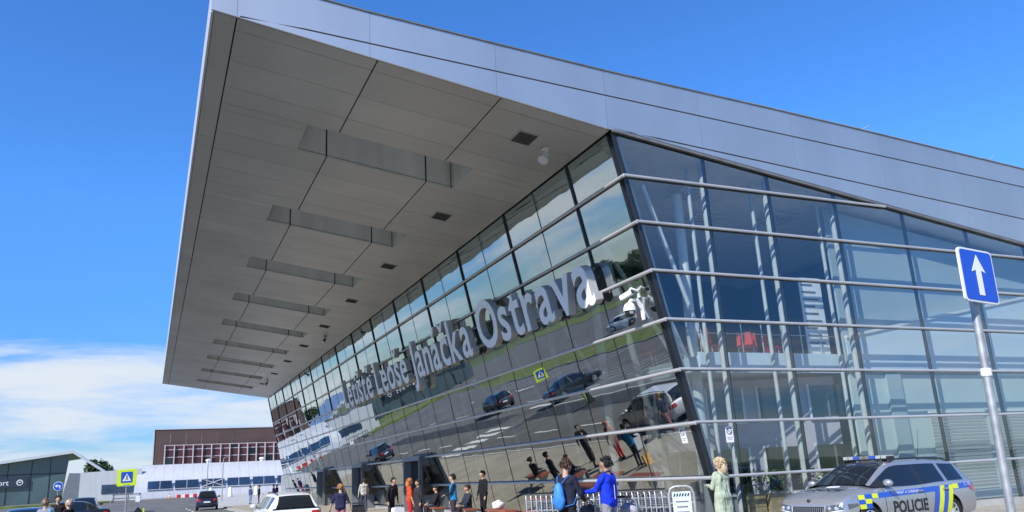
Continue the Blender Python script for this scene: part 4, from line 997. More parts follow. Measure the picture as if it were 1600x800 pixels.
# ================================================================== CARS  (local frame: +X forward, +Y left, origin on the ground)
def interp(tab, u):
    if u <= tab[0][0]: return tab[0][1:]
    for i in range(len(tab)-1):
        a, b = tab[i], tab[i+1]
        if u <= b[0]:
            t = (u-a[0])/(b[0]-a[0])
            # Catmull-Rom with clamped ends
            p0 = tab[max(i-1, 0)]; p3 = tab[min(i+2, len(tab)-1)]
            out = []
            for k in range(1, len(a)):
                m1 = (b[k]-p0[k])/(b[0]-p0[0])*(b[0]-a[0]) if b[0] != p0[0] else 0
                m2 = (p3[k]-a[k])/(p3[0]-a[0])*(b[0]-a[0]) if p3[0] != a[0] else 0
                out.append((2*t**3-3*t*t+1)*a[k]+(t**3-2*t*t+t)*m1+(-2*t**3+3*t*t)*b[k]+(t**3-t*t)*m2)
            return out
    return tab[-1][1:]
KINDS = {
 'estate': dict(L=4.69,
  body=[(0.13, .60, .30, .50, .56), (0.17, .74, .25, .64, .70), (0.26, .82, .21, .735, .79), (0.48, .875, .20, .83, .885), (0.9, .90, .20, .895, .965), (1.30, .905, .20, .925, 1.01), (1.6, .905, .20, .94, .95), (2.5, .905, .20, .955, .95), (3.6, .905, .20, .975, .96), (4.2, .89, .22, .975, .96), (4.5, .86, .26, .96, .955), (4.63, .80, .32, .91, .91), (4.69, .70, .40, .78, .78)],
  house=[(1.16, .975, .80, .985, .735, .035), (1.6, .945, .845, 1.215, .665, .05), (2.02, .945, .86, 1.395, .605, .045), (2.6, .95, .865, 1.42, .60, .045), (3.3, .96, .86, 1.415, .59, .045), (4.0, .97, .845, 1.38, .575, .045), (4.34, .975, .82, 1.335, .56, .035), (4.56, .975, .78, 1.10, .63, .03), (4.645, .965, .74, .975, .70, .02)],
  ws=2.02, rw=4.34, win=[(1.52, 2.68), (2.79, 3.55), (3.66, 4.26)], axles=(0.90, 3.59), wr=.325),
 'hatch': dict(L=4.0,
  body=[(0.0, .58, .32, .56, .62), (0.05, .72, .27, .72, .78), (0.16, .80, .23, .82, .88), (0.4, .85, .22, .90, .97), (0.8, .87, .22, .96, 1.04), (1.08, .875, .22, .985, 1.07), (1.4, .875, .22, 1.0, 1.0), (2.4, .875, .22, 1.01, 1.0), (3.3, .87, .23, 1.02, 1.01), (3.75, .84, .27, 1.02, 1.01), (3.93, .79, .33, .98, .98), (4.0, .70, .40, .82, .82)],
  house=[(0.98, 1.04, .78, 1.05, .70, .035), (1.35, 1.0, .82, 1.33, .64, .05), (1.75, 1.0, .835, 1.52, .60, .045), (2.3, 1.0, .84, 1.56, .60, .045), (3.0, 1.01, .835, 1.55, .59, .045), (3.55, 1.02, .81, 1.50, .58, .04), (3.78, 1.02, .78, 1.32, .62, .03), (3.93, 1.01, .74, 1.03, .69, .02)],
  ws=1.75, rw=3.55, win=[(1.3, 2.30), (2.40, 3.35)], axles=(0.78, 3.30), wr=.33),
 'sedan': dict(L=4.6,
  body=[(0.0, .60, .30, .50, .56), (0.05, .74, .25, .62, .68), (0.16, .82, .21, .71, .76), (0.42, .875, .20, .80, .85), (0.9, .90, .20, .87, .935), (1.30, .905, .20, .90, .98), (1.6, .905, .20, .915, .925), (2.5, .905, .20, .93, .925), (3.6, .90, .20, .95, .96), (3.95, .89, .22, .95, 1.0), (4.40, .86, .26, .94, .985), (4.54, .80, .32, .89, .90), (4.6, .70, .40, .76, .76)],
  house=[(1.16, .95, .80, .96, .735, .035), (1.6, .92, .845, 1.19, .665, .05), (2.05, .92, .86, 1.365, .605, .045), (2.6, .925, .865, 1.39, .60, .045), (3.15, .935, .85, 1.37, .585, .045), (3.5, .94, .83, 1.28, .58, .04), (3.8, .94, .81, 1.10, .62, .03), (4.02, .955, .78, .975, .68, .02)],
  ws=2.05, rw=3.3, win=[(1.52, 2.5), (2.6, 3.4)], axles=(0.90, 3.55), wr=.32),
}
def wheel_meshes(wr):
    ty = MB().lathe([(wr*.60, -.09), (wr*.92, -.10), (wr, -.07), (wr, .07), (wr*.92, .10), (wr*.60, .09)], axis='Y', n=28).mesh('tyre', M['rubber'], 40)
    rim = MB(); rim.lathe([(wr*.02, -.06), (wr*.58, -.05), (wr*.64, -.095), (wr*.60, -.10), (wr*.55, -.07)], axis='Y', n=28)
    for s_ in (1,):
        for k in range(10):
            a = 2*math.pi*k/10
            d = Vector((math.cos(a), 0, math.sin(a))); tt = Vector((-math.sin(a), 0, math.cos(a)))
            lo = [d*wr*.08-tt*.018+Vector((0, -.085, 0)), d*wr*.08+tt*.018+Vector((0, -.085, 0)), d*wr*.60+tt*.012+Vector((0, -.075, 0)), d*wr*.60-tt*.012+Vector((0, -.075, 0))]
            rim.hexa(lo, [p-Vector((0, .02, 0)) for p in lo])
        rim.lathe([(.03, -.115), (wr*.16, -.105), (wr*.16, -.08)], axis='Y', n=14)
    return ty, rim.mesh('rim', M['lamp_clear'])
WH = {}
def make_car(name, label, kind, paint, loc, heading, group=None, rails=True, detail=True):
    K = KINDS[kind]; L = K['L']; t = thing(name, label, 'car', loc, heading, group)
    X = lambda u: L/2-u
    # ---- lower body, lofted, wheel arches cut out
    u00 = K['body'][0][0]; us = sorted(set([b[0] for b in K['body']]+[u00+(L-u00)*i/44 for i in range(45)]))
    m = MB(); rings = []
    for u in us:
        hw, zb, zs, zc = interp(K['body'], u); zs = max(zs, zb+.12)
        half = [(0, zb), (hw*.80, zb), (hw*.945, zb+.05), (hw*.985, zb+(zs-zb)*.22), (hw*1.0, zb+(zs-zb)*.48), (hw*.997, zb+(zs-zb)*.66), (hw*.985, zb+(zs-zb)*.80), (hw*.968, zs-.035), (hw*.935, zs-.006), (hw*.86, zs+(zc-zs)*.22), (hw*.55, zs+(zc-zs)*.8), (0, zc)]
        ring = [(y, z) for y, z in half]+[(-y, z) for y, z in reversed(half[1:-1])]
        rings.append([Vector((X(u), y, z)) for y, z in ring])
    n = len(rings[0]); vs_ = [p for r in rings for p in r]; fs_ = []
    for i in range(len(rings)-1): fs_ += [(i*n+k, i*n+(k+1) % n, (i+1)*n+(k+1) % n, (i+1)*n+k) for k in range(n)]
    fs_ += [tuple(range(n)), tuple((len(rings)-1)*n+k for k in range(n))]
    m.add(vs_, fs_)
    body = m.build('body', paint, t, world=False)
    bvh0 = BVHTree.FromPolygons([tuple(v) for v in m.v], m.f)
    cut = MB()
    for u in K['axles']:
        for s_ in (-1, 1): cut.lathe([(K['wr']+.055, -.24), (K['wr']+.055, .24)], (X(u), s_*.85, K['wr']), axis='Y', n=30)
    co = cut.build('c', M['black_plastic'])
    md = body.modifiers.new('b', 'BOOLEAN'); md.operation = 'DIFFERENCE'; md.object = co; md.solver = 'EXACT'
    par = body.parent; body.parent = None
    me = eval_mesh(body); body.modifiers.clear(); body.data = me; body.parent = par
    bpy.data.objects.remove(co); me.materials.clear(); me.materials.append(paint); me.materials.append(M['black_plastic'])
    for p in me.polygons:
        c_ = p.center
        p.material_index = 1 if (c_.z < .27 or (abs(c_.y) < .84 and any((c_.x-X(u))**2+(c_.z-K['wr'])**2 < (K['wr']+.07)**2 for u in K['axles']) and abs(c_.y) > .5)) else 0
    shade(me, 38)
    # ---- glasshouse
    hu = sorted(set([h[0] for h in K['house']]+[K['ws'], K['rw']]+[v for w in K['win'] for v in w]+[K['house'][0][0]+(K['house'][-1][0]-K['house'][0][0])*i/24 for i in range(25)]))
    H = []
    for u in hu:
        zb, yb, zt, yt, cr_ = interp(K['house'], u)
        zt = max(zt, zb+.004)
        gy, gz = yb+(yt-yb)*.87+.012, zb+(zt-zb)*.87
        H.append([(yb, zb-.02), (gy, gz), (yt, zt), (yt*.90, zt+cr_*.45), (yt*.5, zt+cr_*.85), (0, zt+cr_)])
    regs = {}
    def quad(reg, a, b, c, d): regs.setdefault(reg, MB()).add([a, b, c, d], [(0, 1, 2, 3)])
    for i in range(len(hu)-1):
        um = (hu[i]+hu[i+1])/2; inwin = [k for k, w in enumerate(K['win']) if w[0] <= um <= w[1]]
        for s_ in (-1, 1):
            P = lambda j, r: Vector((X(hu[j]), s_*H[j][r][0], H[j][r][1]))
            quad(('side_window', s_, inwin[0]) if inwin else ('pillar', s_, 'b' if K['win'][0][1] < um < K['win'][1][0] else ('m' if um < K['win'][0][0] else 'p')), P(i, 0), P(i+1, 0), P(i+1, 1), P(i, 1))
            quad(('pillar', s_, 'p'), P(i, 1), P(i+1, 1), P(i+1, 2), P(i, 2))
            top = 'windshield' if um < K['ws'] else ('roof' if um < K['rw'] else 'rear_window')
            quad(('roof_edge', s_, um < K['ws']) if um < K['ws'] or um > K['rw'] else ('roof',), P(i, 2), P(i+1, 2), P(i+1, 3), P(i, 3))
            for r in (3, 4): quad((top,), P(i, r), P(i+1, r), P(i+1, r+1), P(i, r+1))
    for reg, mb in regs.items():
        nm = reg[0]; mt = {'side_window': M['dark_glass'], 'windshield': M['dark_glass'], 'rear_window': M['dark_glass'], 'roof': paint, 'roof_edge': paint}.get(nm) or (M['black_plastic'] if reg[2] in 'bm' else paint)
        me2 = mb.mesh(nm, mt); bm = bmesh.new(); bm.from_mesh(me2); bmesh.ops.remove_doubles(bm, verts=bm.verts, dist=.0005); bmesh.ops.recalc_face_normals(bm, faces=bm.faces); bm.to_mesh(me2); bm.free(); shade(me2, 45)
        link('roof_edge_trim' if nm == 'roof_edge' else nm, me2, t)
    # ---- wheels
    if K['wr'] not in WH: WH[K['wr']] = wheel_meshes(K['wr'])
    ty, rim = WH[K['wr']]
    for u in K['axles']:
        for s_ in (-1, 1):
            w = link('wheel', ty, t); w.location = (X(u), s_*.79, K['wr']); w.rotation_euler = (0, 0, 0 if s_ < 0 else math.pi)
            link('rim', rim, w)
    def on_body(x, z, s_, off=.004):
        h = bvh0.ray_cast(Vector((x, s_*3, z)), Vector((0, -s_, 0)))
        return Vector((x, h[0].y+s_*off, z)) if h[0] else Vector((x, s_*.9, z))
    def on_front(y, z, off=.004, d=1):
        h = bvh0.ray_cast(Vector((d*5, y, z)), Vector((-d, 0, 0)))
        return Vector((h[0].x+d*off, y, z)) if h[0] else Vector((d*L/2, y, z))
    def on_top(x, y, off=.004):
        h = bvh0.ray_cast(Vector((x, y, 3)), Vector((0, 0, -1)))
        return Vector((x, y, h[0].z+off)) if h[0] else Vector((x, y, 1))
    def patch(fn, poly, nm, mt, par=None, nsub=6):
        """a thin panel following the body: quad given in (a,b) coords, gridded"""
        (a0, b0), (a1, b1), (a2, b2), (a3, b3) = poly; g = MB(); N = nsub
        vv = [fn(*( (a0*(1-s)+a1*s)*(1-q)+(a3*(1-s)+a2*s)*q for a0, a1, a2, a3 in ((a0, a1, a2, a3), (b0, b1, b2, b3)) )) for q in [i/N for i in range(N+1)] for s in [i/N for i in range(N+1)]]
        g.add(vv, [(j*(N+1)+i, j*(N+1)+i+1, (j+1)*(N+1)+i+1, (j+1)*(N+1)+i) for j in range(N) for i in range(N)])
        return g.build(nm, mt, par or t, world=False, smooth=True)
    # doors: dark shut lines + handles
    zl = interp(K['house'], K['win'][0][0])[0]
    for s_ in (-1, 1):
        f = lambda x, z: on_body(x, z, s_, .003)
        for u, sl in ((K['win'][0][0]-.12, .02), (K['win'][0][1]+.05, .0), (K['win'][1][1]+.06, .0)):
            patch(f, [(X(u)-.006, .32), (X(u)+.006, .32), (X(u+sl)+.006, zl-.05), (X(u+sl)-.006, zl-.05)], 'shut_line', M['black_print'], nsub=5)
        for u in (K['win'][0][1]-.12, K['win'][1][1]-.12):
            c_ = on_body(X(u), zl-.13, s_, .018); MB().box(c_, (.19, .03, .03)).build('door_handle', paint, t, world=False)
        mr_ = Vector((X(K['win'][0][0]-.05), s_*.97, zl+.08))
        mb = MB(); mb.ball(mr_, (.08, .115, .075), 12, 8); mir = mb.build('wing_mirror', paint, t, world=False, smooth=True)
        MB().box(mr_+Vector((0, -s_*.10, -.05)), (.06, .08, .03)).build('stalk', M['black_plastic'], mir, world=False)
        f2 = lambda y, z: on_front(y, z, .006)
        zh = interp(K['body'], .2)[2]-.05
        hl = patch(f2, [(s_*.44, zh-.11), (s_*.80, zh-.06), (s_*.81, zh+.06), (s_*.46, zh+.01)], 'headlight', M['headlamp'])
        patch(lambda x, z: on_body(x, z, s_, .006), [(L/2-.52-K['body'][0][0]*.6, zh+.0), (L/2-.20-K['body'][0][0], zh-.06), (L/2-.20-K['body'][0][0], zh+.04), (L/2-.50-K['body'][0][0]*.6, zh+.05)], 'headlight', M['headlamp'])
        for yy in (.53, .68):
            q_ = on_front(s_*yy, zh-.035, .008); MB().lathe([(.042, -.004), (.034, .004), (.012, .008)], q_, axis='X', n=14).build('lamp', M['lamp_clear'], hl, world=False)
        patch(lambda y, z: on_front(y, z, .010), [(s_*.46, zh-.125), (s_*.79, zh-.075), (s_*.79, zh-.062), (s_*.46, zh-.110)], 'daylight_strip', M['sign_white'], par=hl)
        f3 = lambda y, z: on_front(y, z, .006, -1)
        zr = zl-.1
        patch(f3, [(s_*.50, zr-.15), (s_*.83, zr-.17), (s_*.80, zr+.03), (s_*.52, zr+.02)], 'tail_light', M['lamp_red'])
        patch(lambda x, z: on_body(x, z, s_, .005), [(-L/2+.10, zr-.15), (-L/2+.34, zr-.10), (-L/2+.36, zr-.01), (-L/2+.14, zr+.02)], 'tail_light', M['lamp_red'])
    zg = interp(K['body'], .2)[2]-.10
    g_ = patch(lambda y, z: on_front(y, z, .006), [(-.40, zg-.12), (.40, zg-.12), (.42, zg+.05), (-.42, zg+.05)], 'grille', M['black_plastic'])
    for i in range(15):
        y = -.37+i*.053
        a, b = on_front(y, zg-.10, .012), on_front(y, zg+.035, .012); MB().cyl(a, b, .006, n=4).build('grille_bar', M['chrome'] if detail else M['vent_slat'], g_, world=False)
    for (ya, za, yb_, zb_) in ((-.42, zg+.055, .42, zg+.055), (-.40, zg-.125, .40, zg-.125), (-.42, zg+.055, -.40, zg-.125), (.42, zg+.055, .40, zg-.125)):
        MB().tube([on_front(ya+(yb_-ya)*t_/6, za+(zb_-za)*t_/6, .012) for t_ in range(7)], .010, n=5).build('grille_frame', M['chrome'], g_, world=False)
    patch(lambda y, z: on_front(y, z, .008), [(-.55, .34), (.55, .34), (.6, .46), (-.6, .46)], 'air_intake', M['black_plastic'])
    patch(lambda y, z: on_front(y, z, .008, -1), [(-.26, .62), (.26, .62), (.26, .73), (-.26, .73)], 'number_plate', M['sign_white'], nsub=2)
    patch(lambda y, z: on_front(y, z, .014), [(-.26, .40), (.26, .40), (.26, .51), (-.26, .51)], 'number_plate', M['sign_white'], nsub=2)
    if rails:
        for s_ in (-1, 1):
            pts = []
            for u in [K['ws']+.12+(K['rw']-.1-K['ws']-.12)*i/8 for i in range(9)]:
                zb, yb, zt, yt, cr_ = interp(K['house'], u); i_ = len(pts); pts.append((X(u), s_*(yt*.93), zt+.03+(.035 if 0 < i_ < 8 else 0)))
            MB().tube(pts, .018, n=7).build('roof_rail', M['black_plastic'], t, world=False, smooth=60)
    return t, K, on_body, on_front, on_top, patch, X
def warp_text(txt, size, fn, nm, mt, t, sx=1.0, bold=0.0):
    """flat lettering laid on a body: fn maps (a, b) to the surface"""
    me = text_mesh(txt, size, bold=bold, res=2)
    bm = bmesh.new(); bm.from_mesh(me); bmesh.ops.triangulate(bm, faces=bm.faces)
    w = max(v.co.x for v in bm.verts)
    for v in bm.verts: v.co = fn((v.co.x-w/2)*sx, v.co.y)
    bm.to_mesh(me); bm.free(); me.materials.clear(); me.materials.append(mt)
    return link(nm, me, t)

# --- police estate, heading -X along the gable
PCX, PCY = 14.65, 13.36
pc, K, ob, of, ot, patch, X = make_car('police_car', 'silver police estate car with blue and yellow markings beside gable', 'estate', M['paint_silver'], (PCX, PCY, 0.0), math.pi+R(5))
for s_ in (-1, 1):
    f = lambda x, z: ob(x, z, s_, .005); f8 = lambda x, z: ob(x, z, s_, .008)
    # blue belt stripe, front block checks, slanted rear bars
    patch(f, [(X(4.50), .80), (X(.62), .735), (X(.62), .83), (X(4.50), .915)], 'belt_stripe', M['police_blue'], nsub=16)
    for i, (u0, u1, za, zb, mt) in enumerate(((.62, .80, .74, .83, 'police_yellow'), (.80, .98, .655, .745, 'police_yellow'), (1.02, 1.20, .748, .84, 'police_yellow'), (.62, .80, .65, .738, 'police_blue'), (.80, .98, .56, .652, 'police_blue'), (.62, .80, .56, .648, 'police_yellow'))):
        patch(f8, [(X(u1), za), (X(u0), za), (X(u0), zb), (X(u1), zb)], 'check_block', M[mt], nsub=3)
    for i in range(4):
        u = 2.92+i*.155
        patch(f8, [(X(u-.04+.155), .26), (X(u-.04), .26), (X(u+.20), .885), (X(u+.20+.155), .885)], 'slanted_bar', M['police_yellow' if i % 2 else 'police_blue'], nsub=10)
    patch(f8, [(X(3.92), .80), (X(3.72), .80), (X(3.72), .90), (X(3.92), .90)], 'check_block', M['police_yellow'], nsub=3)
    dr = -s_   # reading direction along local x so the text reads left to right from outside
    warp_text('POLICIE', .34, lambda a, b: ob(X(2.18)+dr*a*1.0, .42+b, s_, .010), 'lettering', M['black_print'], pc, sx=.95, bold=.006)
    warp_text('POMÁHAT A CHRÁNIT', .085, lambda a, b: ob(X(2.08)+dr*a, .79+b, s_, .012), 'lettering', M['sign_white'], pc, sx=1.0)
    warp_text('C 158', .11, lambda a, b: ob(X(4.28)+dr*a, .845+b, s_, .012), 'lettering', M['sign_white'], pc, sx=1.0)
warp_text('POLICIE', .27, lambda a, b: ot(X(.62)-b*.9, a, .006), 'lettering', M['black_print'], pc, sx=.95, bold=.004)
m = MB(); c_ = [ot(X(.98)+.09*math.sin(2*math.pi*i/24), .17*math.cos(2*math.pi*i/24), .006) for i in range(24)]
m.add(c_, [tuple(range(24))]); bd = m.build('bonnet_badge', M['sign_white'], pc, world=False)
warp_text('158', .11, lambda a, b: ot(X(1.02)-b, a, .010), 'badge_number', M['police_blue'], bd)
m = MB(); q = of(0, .735, .012); m.lathe([(.055, -.004), (.055, .01)], q, axis='X', n=18); bm_ = m.build('emblem', M['black_plastic'], pc, world=False)
m = MB(); m.tube([q+Vector((.014, .047*math.cos(a*math.pi/9), .047*math.sin(a*math.pi/9))) for a in range(18)], .006, n=4, closed=True); m.build('emblem_ring', M['chrome'], bm_, world=False)
# light bar across the roof
zb, yb, zt, yt, cr_ = interp(K['house'], 2.25)
lbz = zt+cr_+.055
lb = MB().prism([Vector((X(2.25)+x, -.56, lbz+z)) for x, z in ((-.13, -.03), (.13, -.03), (.12, .035), (-.12, .035))], (0, 1.12, 0)).build('light_bar', M['black_plastic'], pc, world=False)
for i in range(8):
    y = -.49+i*.14
    MB().box((X(2.25), y, lbz+.025), (.28, .115, .065)).build('lens', M['lamp_blue'] if i in (2, 5) else (M['lamp_clear'] if i not in (3, 4) else M['vent_slat']), lb, world=False)
for y in (-.4, .4): MB().box((X(2.25), y, lbz-.05), (.10, .06, .05)).build('foot', M['black_plastic'], lb, world=False)
zb, yb, zt, yt, cr_ = interp(K['house'], 4.0)
MB().tube([(X(3.95), 0, zt+cr_), (X(4.08), 0, zt+cr_+.35), (X(4.16), 0, zt+cr_+.72)], [.008, .005, .003], n=5).build('antenna', M['black_plastic'], pc, world=False)
MB().lathe([(.04, 0), (.03, .03), (.012, .045)], (X(3.95), 0, zt+cr_-.004), n=10).build('antenna_base', M['black_plastic'], pc, world=False)
# dashboard items behind the windscreen
MB().box((X(1.62), .42, 1.17), (.004, .12, .10), Euler((0, R(-30), 0)).to_matrix()).build('windscreen_card', M['sign_white'], pc, world=False)

# --- other cars
make_car('white_estate', 'white estate car with black roof rails seen from behind', 'estate', M['paint_white'], (4.45, 30.0, -0.1), R(90), detail=False)
make_car('navy_hatchback', 'dark navy small car driving away on the road', 'hatch', M['paint_navy'], (4.75, 76.5, -0.1), R(86), rails=False, detail=False)
make_car('black_saloon', 'black saloon car parked at far left beyond the people', 'sedan', M['paint_black'], (-4.2, 52.0, -0.1), R(186), rails=False, detail=False)
make_car('blue_saloon', 'dark blue car roof at far left beside the person in grey', 'sedan', M['paint_teal'], (-3.4, 30.5, -0.1), R(96), rails=False, detail=False)
for i, (x, y, kd, pt, lb) in enumerate(((-9.0, 40, 'estate', 'paint_teal', 'dark teal estate car parked across the road, seen in the glass'), (-4.0, 66, 'hatch', 'paint_black', 'black small car waiting across the road, seen in the glass'), (-30, 82, 'hatch', 'paint_white', 'white small car in the car park beyond the lawn, seen in the glass'))):
    make_car('parked_car', lb, kd, M[pt], (x, y, -0.1), R(90 if x > -10 else 25), 'cars parked across the road', rails=False, detail=False)
# ================================================================== PEOPLE
def person(label, loc, face, h=1.75, top=(.05, .05, .06), legs=(.03, .03, .035), shoes=(.03, .03, .03), hair=(.03, .02, .015), skin=(.50, .30, .21),
           armL=None, armR=None, sleeve='long', long_hair=False, dress=False, lean=0.0, head_turn=0.0, head_tilt=0.0, sit=False, voxel=0.014, stride=0.0, group=None, female=False, trouser=True, sleeve_col=None):
    """local frame: +X the way the person faces, +Y the person's left"""
    t = thing('person', label, 'person', loc, face, group); t['pose'] = 'seated' if sit else 'standing'
    S = h/1.75
    caps = []   # (p0, r0, p1, r1, region)
    def C(a, ra, b, rb, reg): caps.append((Vector(a), ra, Vector(b), rb, reg))
    sw = .165 if female else .19
    def T(p):  # lean the upper body about the hips
        p = Vector(p); z0 = .95
        if p.z <= z0: return p
        a = R(lean); d = p.z-z0; return Vector((p.x+math.sin(a)*d, p.y, z0+math.cos(a)*d))
    # torso
    for y in (-.07, 0, .07): C(T((0, y, 1.0)), .118, T((.012, y*1.1, 1.32)), .118, 'top')
    C(T((-.01, -.06, .97)), .125, T((-.01, .06, .97)), .125, 'top' if not dress else 'top')
    C(T((.0, -sw+.03, 1.41)), .075, T((.0, sw-.03, 1.41)), .075, 'top')
    C(T((-.02, -.09, 1.36)), .10, T((-.02, .09, 1.36)), .10, 'top')
    if female: C(T((.06, -.07, 1.27)), .075, T((.06, .07, 1.27)), .075, 'top')
    C(T((-.01, 0, 1.44)), .062, T((.005, 0, 1.56)), .055, 'skin')
    hc = T((.02, 0, 1.64))
    # head
    tilt = Euler((0, R(head_tilt), R(head_turn))).to_matrix()
    def Hd(p): return hc+tilt @ Vector(p)
    C(Hd((-.025, 0, .025)), .088, Hd((.03, 0, .02)), .080, 'skin')
    C(Hd((.03, 0, -.03)), .066, Hd((.045, 0, -.065)), .045, 'skin')
    C(Hd((.085, 0, .005)), .012, Hd((.108, 0, -.022)), .016, 'skin')
    for s_ in (-1, 1): C(Hd((.0, s_*.088, .015)), .018, Hd((.0, s_*.09, -.018)), .013, 'skin')
    # arms
    for s_, arm in ((1, armL), (-1, armR)):
        sh = T((0, s_*sw, 1.41)); arm = arm or ((.02, .27, 1.13), (.10, .27, .88))
        el = T((arm[0][0], s_*arm[0][1], arm[0][2])); wr = T((arm[1][0], s_*arm[1][1], arm[1][2]))
        C(sh, .062, el, .047, 'sleeve'); reg = 'sleeve' if sleeve == 'long' else 'skin'
        if sleeve == 'short': C(sh+(el-sh)*.55, .046, el, .042, 'skin')
        C(el, .044, wr, .032, reg)
        d = (wr-el).normalized(); sd = d.cross(Vector((0, 0, 1)));
        if sd.length < .2: sd = Vector((1, 0, 0))
        sd.normalize(); nn = sd.cross(d)
        pm = wr+d*.06
        for q in (-.022, 0, .022): C(wr+d*.02+sd*q*.8, .021, wr+d*.09+sd*q, .017, 'skin')
        for i, (q, L) in enumerate(((-.034, .062), (-.012, .078), (.012, .075), (.034, .055))):
            k = wr+d*.095+sd*q; mid = k+(d*.9-nn*.35).normalized()*L*.55; C(k, .011, mid, .010, 'skin'); C(mid, .010, mid+(d*.6-nn*.8).normalized()*L*.5, .008, 'skin')
        th = wr+d*.03-sd*.034; C(th, .013, th+(d*.7-sd*.6-nn*.2).normalized()*.055, .010, 'skin')
    # legs
    for s_ in (1, -1):
        if sit: hip, kn, an = (0, s_*.09, .93), (.44, s_*.11, .92), (.48, s_*.11, .50)
        else: hip, kn, an = (0, s_*.09, .92), (.02+s_*stride*.55, s_*.095, .50), (-.02+s_*stride, s_*.10, .10)
        lr = 'legs' if trouser else 'skin'
        C(hip, .098, kn, .066, 'legs'); C(kn, .064, an, .046, lr)
        C((an[0]-.03, an[1], an[2]-.055), .043, (an[0]+.15, an[1]*1.1, an[2]-.062), .036, 'shoes')
    if dress:
        for y in (-.10, -.035, .035, .10): C((0, y, .98), .12, (0, y*1.2, .42), .125, 'top')
    mb = MB()
    for a, ra, b, rb, reg in caps:
        # capsule: rings swept from a to b with round ends
        d = b-a; Ln = d.length; d = d.normalized() if Ln > 1e-6 else Vector((0, 0, 1)); pts = []; rr = []
        for k in range(4): an_ = math.pi/2*k/4; pts.append(a-d*ra*math.cos(an_)); rr.append(max(ra*math.sin(an_), ra*.08))
        pts += [a+d*Ln*.02, b-d*Ln*.02]; rr += [ra, rb]
        for k in range(3, -1, -1): an_ = math.pi/2*k/4; pts.append(b+d*rb*math.cos(an_)); rr.append(max(rb*math.sin(an_), rb*.08))
        mb.tube(pts, rr, n=10)
    me = mb.mesh('figure', M['skin'])
    o = bpy.data.objects.new('figure', me); COL.objects.link(o)
    r_ = o.modifiers.new('r', 'REMESH'); r_.mode = 'VOXEL'; r_.voxel_size = voxel
    s2 = o.modifiers.new('s', 'SMOOTH'); s2.iterations = 2; s2.factor = .5
    fin = eval_mesh(o); bpy.data.objects.remove(o); fin.name = 'figure'
    fin.materials.clear(); regs = ['skin', 'top', 'legs', 'shoes', 'sleeve']
    pid = len(bpy.data.objects)
    cols = {'skin': skin, 'top': top, 'legs': legs, 'shoes': shoes, 'sleeve': sleeve_col or top}
    for r in regs: fin.materials.append(mat(f'{r}_{pid}', cols[r], .85 if r != 'skin' else .55, var=.22 if r != 'skin' else .08, scale=9, bump=.35 if r != 'skin' else 0, bscale=16, spec=.25))
    for p in fin.polygons:
        c_ = p.center; best = 9; bi = 0
        for a, ra, b, rb, reg in caps:
            ab = b-a; l2 = ab.length_squared; q = max(0, min(1, (c_-a).dot(ab)/l2)) if l2 > 1e-9 else 0
            dd = (c_-a-ab*q).length-(ra+(rb-ra)*q)
            if dd < best-.004: best = dd; bi = regs.index(reg)
        p.material_index = bi
    # soft folds in the clothing
    fab = [False]*len(fin.vertices)
    for p in fin.polygons:
        if p.material_index in (1, 2, 4):
            for vi in p.vertices: fab[vi] = True
        else:
            for vi in p.vertices: fab[vi] = fab[vi] and False
    nrm = [v.normal.copy() for v in fin.vertices]
    for i, v in enumerate(fin.vertices):
        if fab[i]:
            q = Vector((v.co.x*9+pid, v.co.y*9, v.co.z*5.5)); f1 = noise.noise(q)+.5*noise.noise(q*2.3)
            v.co += nrm[i]*((.018 if dress else .011)*f1+.006*(1-abs(noise.noise(q*1.4))*2))
    shade(fin, True)
    for v in fin.vertices: v.co *= S
    link('body', fin, t)
    # hair: a shell over skull, longer behind for long hair
    hm = MB(); hm.ball((0, 0, 0), 1, 16, 10); hv = []
    for v in hm.v:
        fr = v.x > .35 and v.z < .45
        k = .78 if fr else 1.0
        q = Vector((v.x*.118-.012, v.y*.102, v.z*.118+.032))*1
        if v.z < -.15 and not long_hair: q.z = max(q.z, -.045 if v.x < 0.1 else .03)
        if fr: q = Vector((v.x*.085, v.y*.085, max(v.z, .2)*.10+.035))
        hv.append(Hd(q)*S)
    hm.v = hv
    if long_hair: hm.tube([Hd((-.055, 0, .02))*S, Hd((-.085, 0, -.12))*S, Hd((-.085, 0, -.24))*S], [.088*S, .10*S, .05*S], n=10)
    hg = random.Random(pid)
    for k in range(150 if voxel < .012 else 50):
        dv = Vector((hg.gauss(-.25, .8), hg.gauss(0, 1), hg.gauss(.45, .8))).normalized()
        if dv.x > .35 and dv.z < .5: continue
        if dv.z < -.35: continue
        a_ = Vector((dv.x*.116-.012, dv.y*.100, dv.z*.116+.030)); dn = (Vector((-.5, dv.y*.4, -1.2 if dv.z < .6 or long_hair else -.2))+dv*.3+Vector((hg.gauss(0, .25), hg.gauss(0, .25), hg.gauss(0, .2)))).normalized(); L_ = hg.uniform(.03, .06)*(1.7 if long_hair else 1)
        hm.tube([Hd(a_)*S, Hd(a_+dn*L_*.6+dv*.006)*S, Hd(a_+dn*L_)*S], [.014*S, .012*S, .003*S], n=5)
    hm.build('hair', mat(f'hair_{pid}', hair, .8, var=.5, scale=40), t, smooth=True, world=False)
    # eyes, brows, mouth
    for s_ in (-1, 1): MB().ball(Hd((.094, s_*.032, .022))*S, .009*S, 6, 4).build('eye', M['black_print'], t, world=False)
    MB().box(Hd((.096, 0, -.052))*S, (.008, .042, .007), Euler((0, 0, R(head_turn))).to_matrix()).build('mouth', M['timber_red'], t, world=False)
    return t, S, T

navy = (.012, .018, .045)
